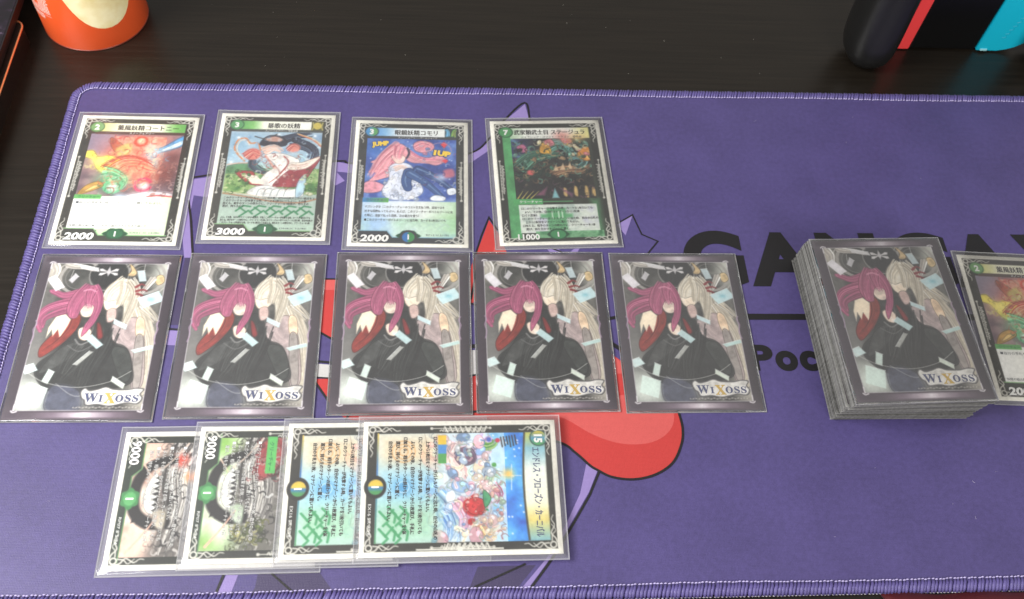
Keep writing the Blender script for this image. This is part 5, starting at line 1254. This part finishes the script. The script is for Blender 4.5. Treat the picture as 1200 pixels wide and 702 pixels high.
# game controller grip standing upright at the top right
pad = empty('game_controller', (0.3190, 0.4560, TZ)); tag(pad, 'black game controller grip with red and blue side rails standing upright behind the mat', 'controller')
M_PLB = plain('black_plastic', (22, 22, 22), .34, .6); M_PLB2 = plain('gloss_black_plastic', (9, 9, 10), .3, .4)
M_NRED = plain('neon_red_plastic', (255, 74, 76), .42, .4); M_NBLUE = plain('neon_blue_plastic', (16, 176, 204), .42, .4)
mobj('centre_body', rbox('centre_body', -.0180, .0262, .0, .022, .0012, .105, .0008, .0003), M_PLB2, pad)
mobj('red_rail', rbox('red_rail', -.0268, -.0183, -.0012, .021, .0010, .104, .0008, .0004), M_NRED, pad)
def rail(name, prof, y0, y1, mm_):
    bm = bmesh.new(); a = [bm.verts.new((x, y0, z)) for x, z in prof]; d = [bm.verts.new((x, y1, z)) for x, z in prof]
    bm.faces.new(a); bm.faces.new(d[::-1])
    for i in range(len(a)): bm.faces.new((a[i], d[i], d[(i + 1) % len(a)], a[(i + 1) % len(a)]))
    bmesh.ops.bevel(bm, geom=[e for e in bm.edges], offset=.0004, segments=2, affect='EDGES')
    return mobj(name, bm_mesh(name, bm), mm_, pad)
blue = rail('blue_rail', [(.0266, .0010), (.0400, .0012), (.0455, .0020), (.0510, .0042), (.0560, .0080), (.0590, .0130), (.0590, .104), (.0266, .104)], -.0012, .021, M_NBLUE)
bm = bmesh.new()
rp = random.Random(9)
for k in range(9):
    x, z = .0385 + k * .0009, .012 + k * .0031
    tube(bm, [(x, -.00125, z), (x + .0022, -.00128, z + .0006), (x + .0024, -.00125, z + .0018)], .00016, 5)
mobj('embossed_marks', bm_mesh('embossed_marks', bm), plain('neon_blue_dark', (10, 140, 166), .45), blue)
mobj('release_button', rbox('release_button', .0290, .0335, -.0020, .0, .0016, .0026, .0004), plain('pale_blue', (150, 206, 214), .3), blue)
def handle(xb, lean, s):
    """swelling grip handle: stacked ellipses rising from a rounded foot"""
    prof = [(.0000, .05), (.0006, .30), (.0020, .52), (.0045, .72), (.0085, .88), (.014, .97), (.022, 1.0), (.034, 1.0), (.05, .98), (.07, .95), (.09, .9), (.103, .82), (.108, .6), (.110, .1)]
    n = 40; v, f = [], []
    for z, k in prof:
        for i in range(n):
            t = 2 * math.pi * i / n; ct, st = math.cos(t), math.sin(t)
            ex = .0185 * k * math.copysign(abs(ct) ** .85, ct); ey = .0195 * k * math.copysign(abs(st) ** .85, st)
            v.append((xb + lean * z + s * ex, -.0065 + ey - .004 * math.exp(-z / .03), z))
    for a in range(len(prof) - 1):
        for i in range(n): f.append((a * n + i, a * n + (i + 1) % n, (a + 1) * n + (i + 1) % n, (a + 1) * n + i))
    f.append(tuple(range(n))[::-1]); f.append(tuple(range((len(prof) - 1) * n, len(prof) * n)))
    bm = bmesh.new(); m = mesh_py('grip_handle', v, f, True); bm.from_mesh(m); bpy.data.meshes.remove(m)
    return mobj('grip_handle', bm_mesh('grip_handle', bm, True), M_PLB, pad)
handle(-.0515, 0.0, .86); handle(.0665, 0.0, .78)

# dark red cloth showing past the mat's front edge
bm = bmesh.new(); nx, ny = 40, 8
g = [[bm.verts.new((0.195 + .2 * i / nx + .004 * math.sin(j), .1095 - .05 * j / ny + .0006 * math.sin(i * .9), TZ + .0022 + .0006 * math.sin(i * .7 + j) - .0008 * (j == 0))) for i in range(nx + 1)] for j in range(ny + 1)]
for j in range(ny):
    for i in range(nx): bm.faces.new((g[j][i], g[j][i + 1], g[j + 1][i + 1], g[j + 1][i]))
ex = bmesh.ops.extrude_face_region(bm, geom=list(bm.faces))
for q in ex['geom']:
    if isinstance(q, bmesh.types.BMVert): q.co.z -= .0012
tag(mobj('folded_cloth', bm_mesh('folded_cloth', bm, True), mat_cloth('maroon_cloth', (74, 16, 20), .1)), 'dark red cloth just past the front edge of the mat, lower right', 'cloth')
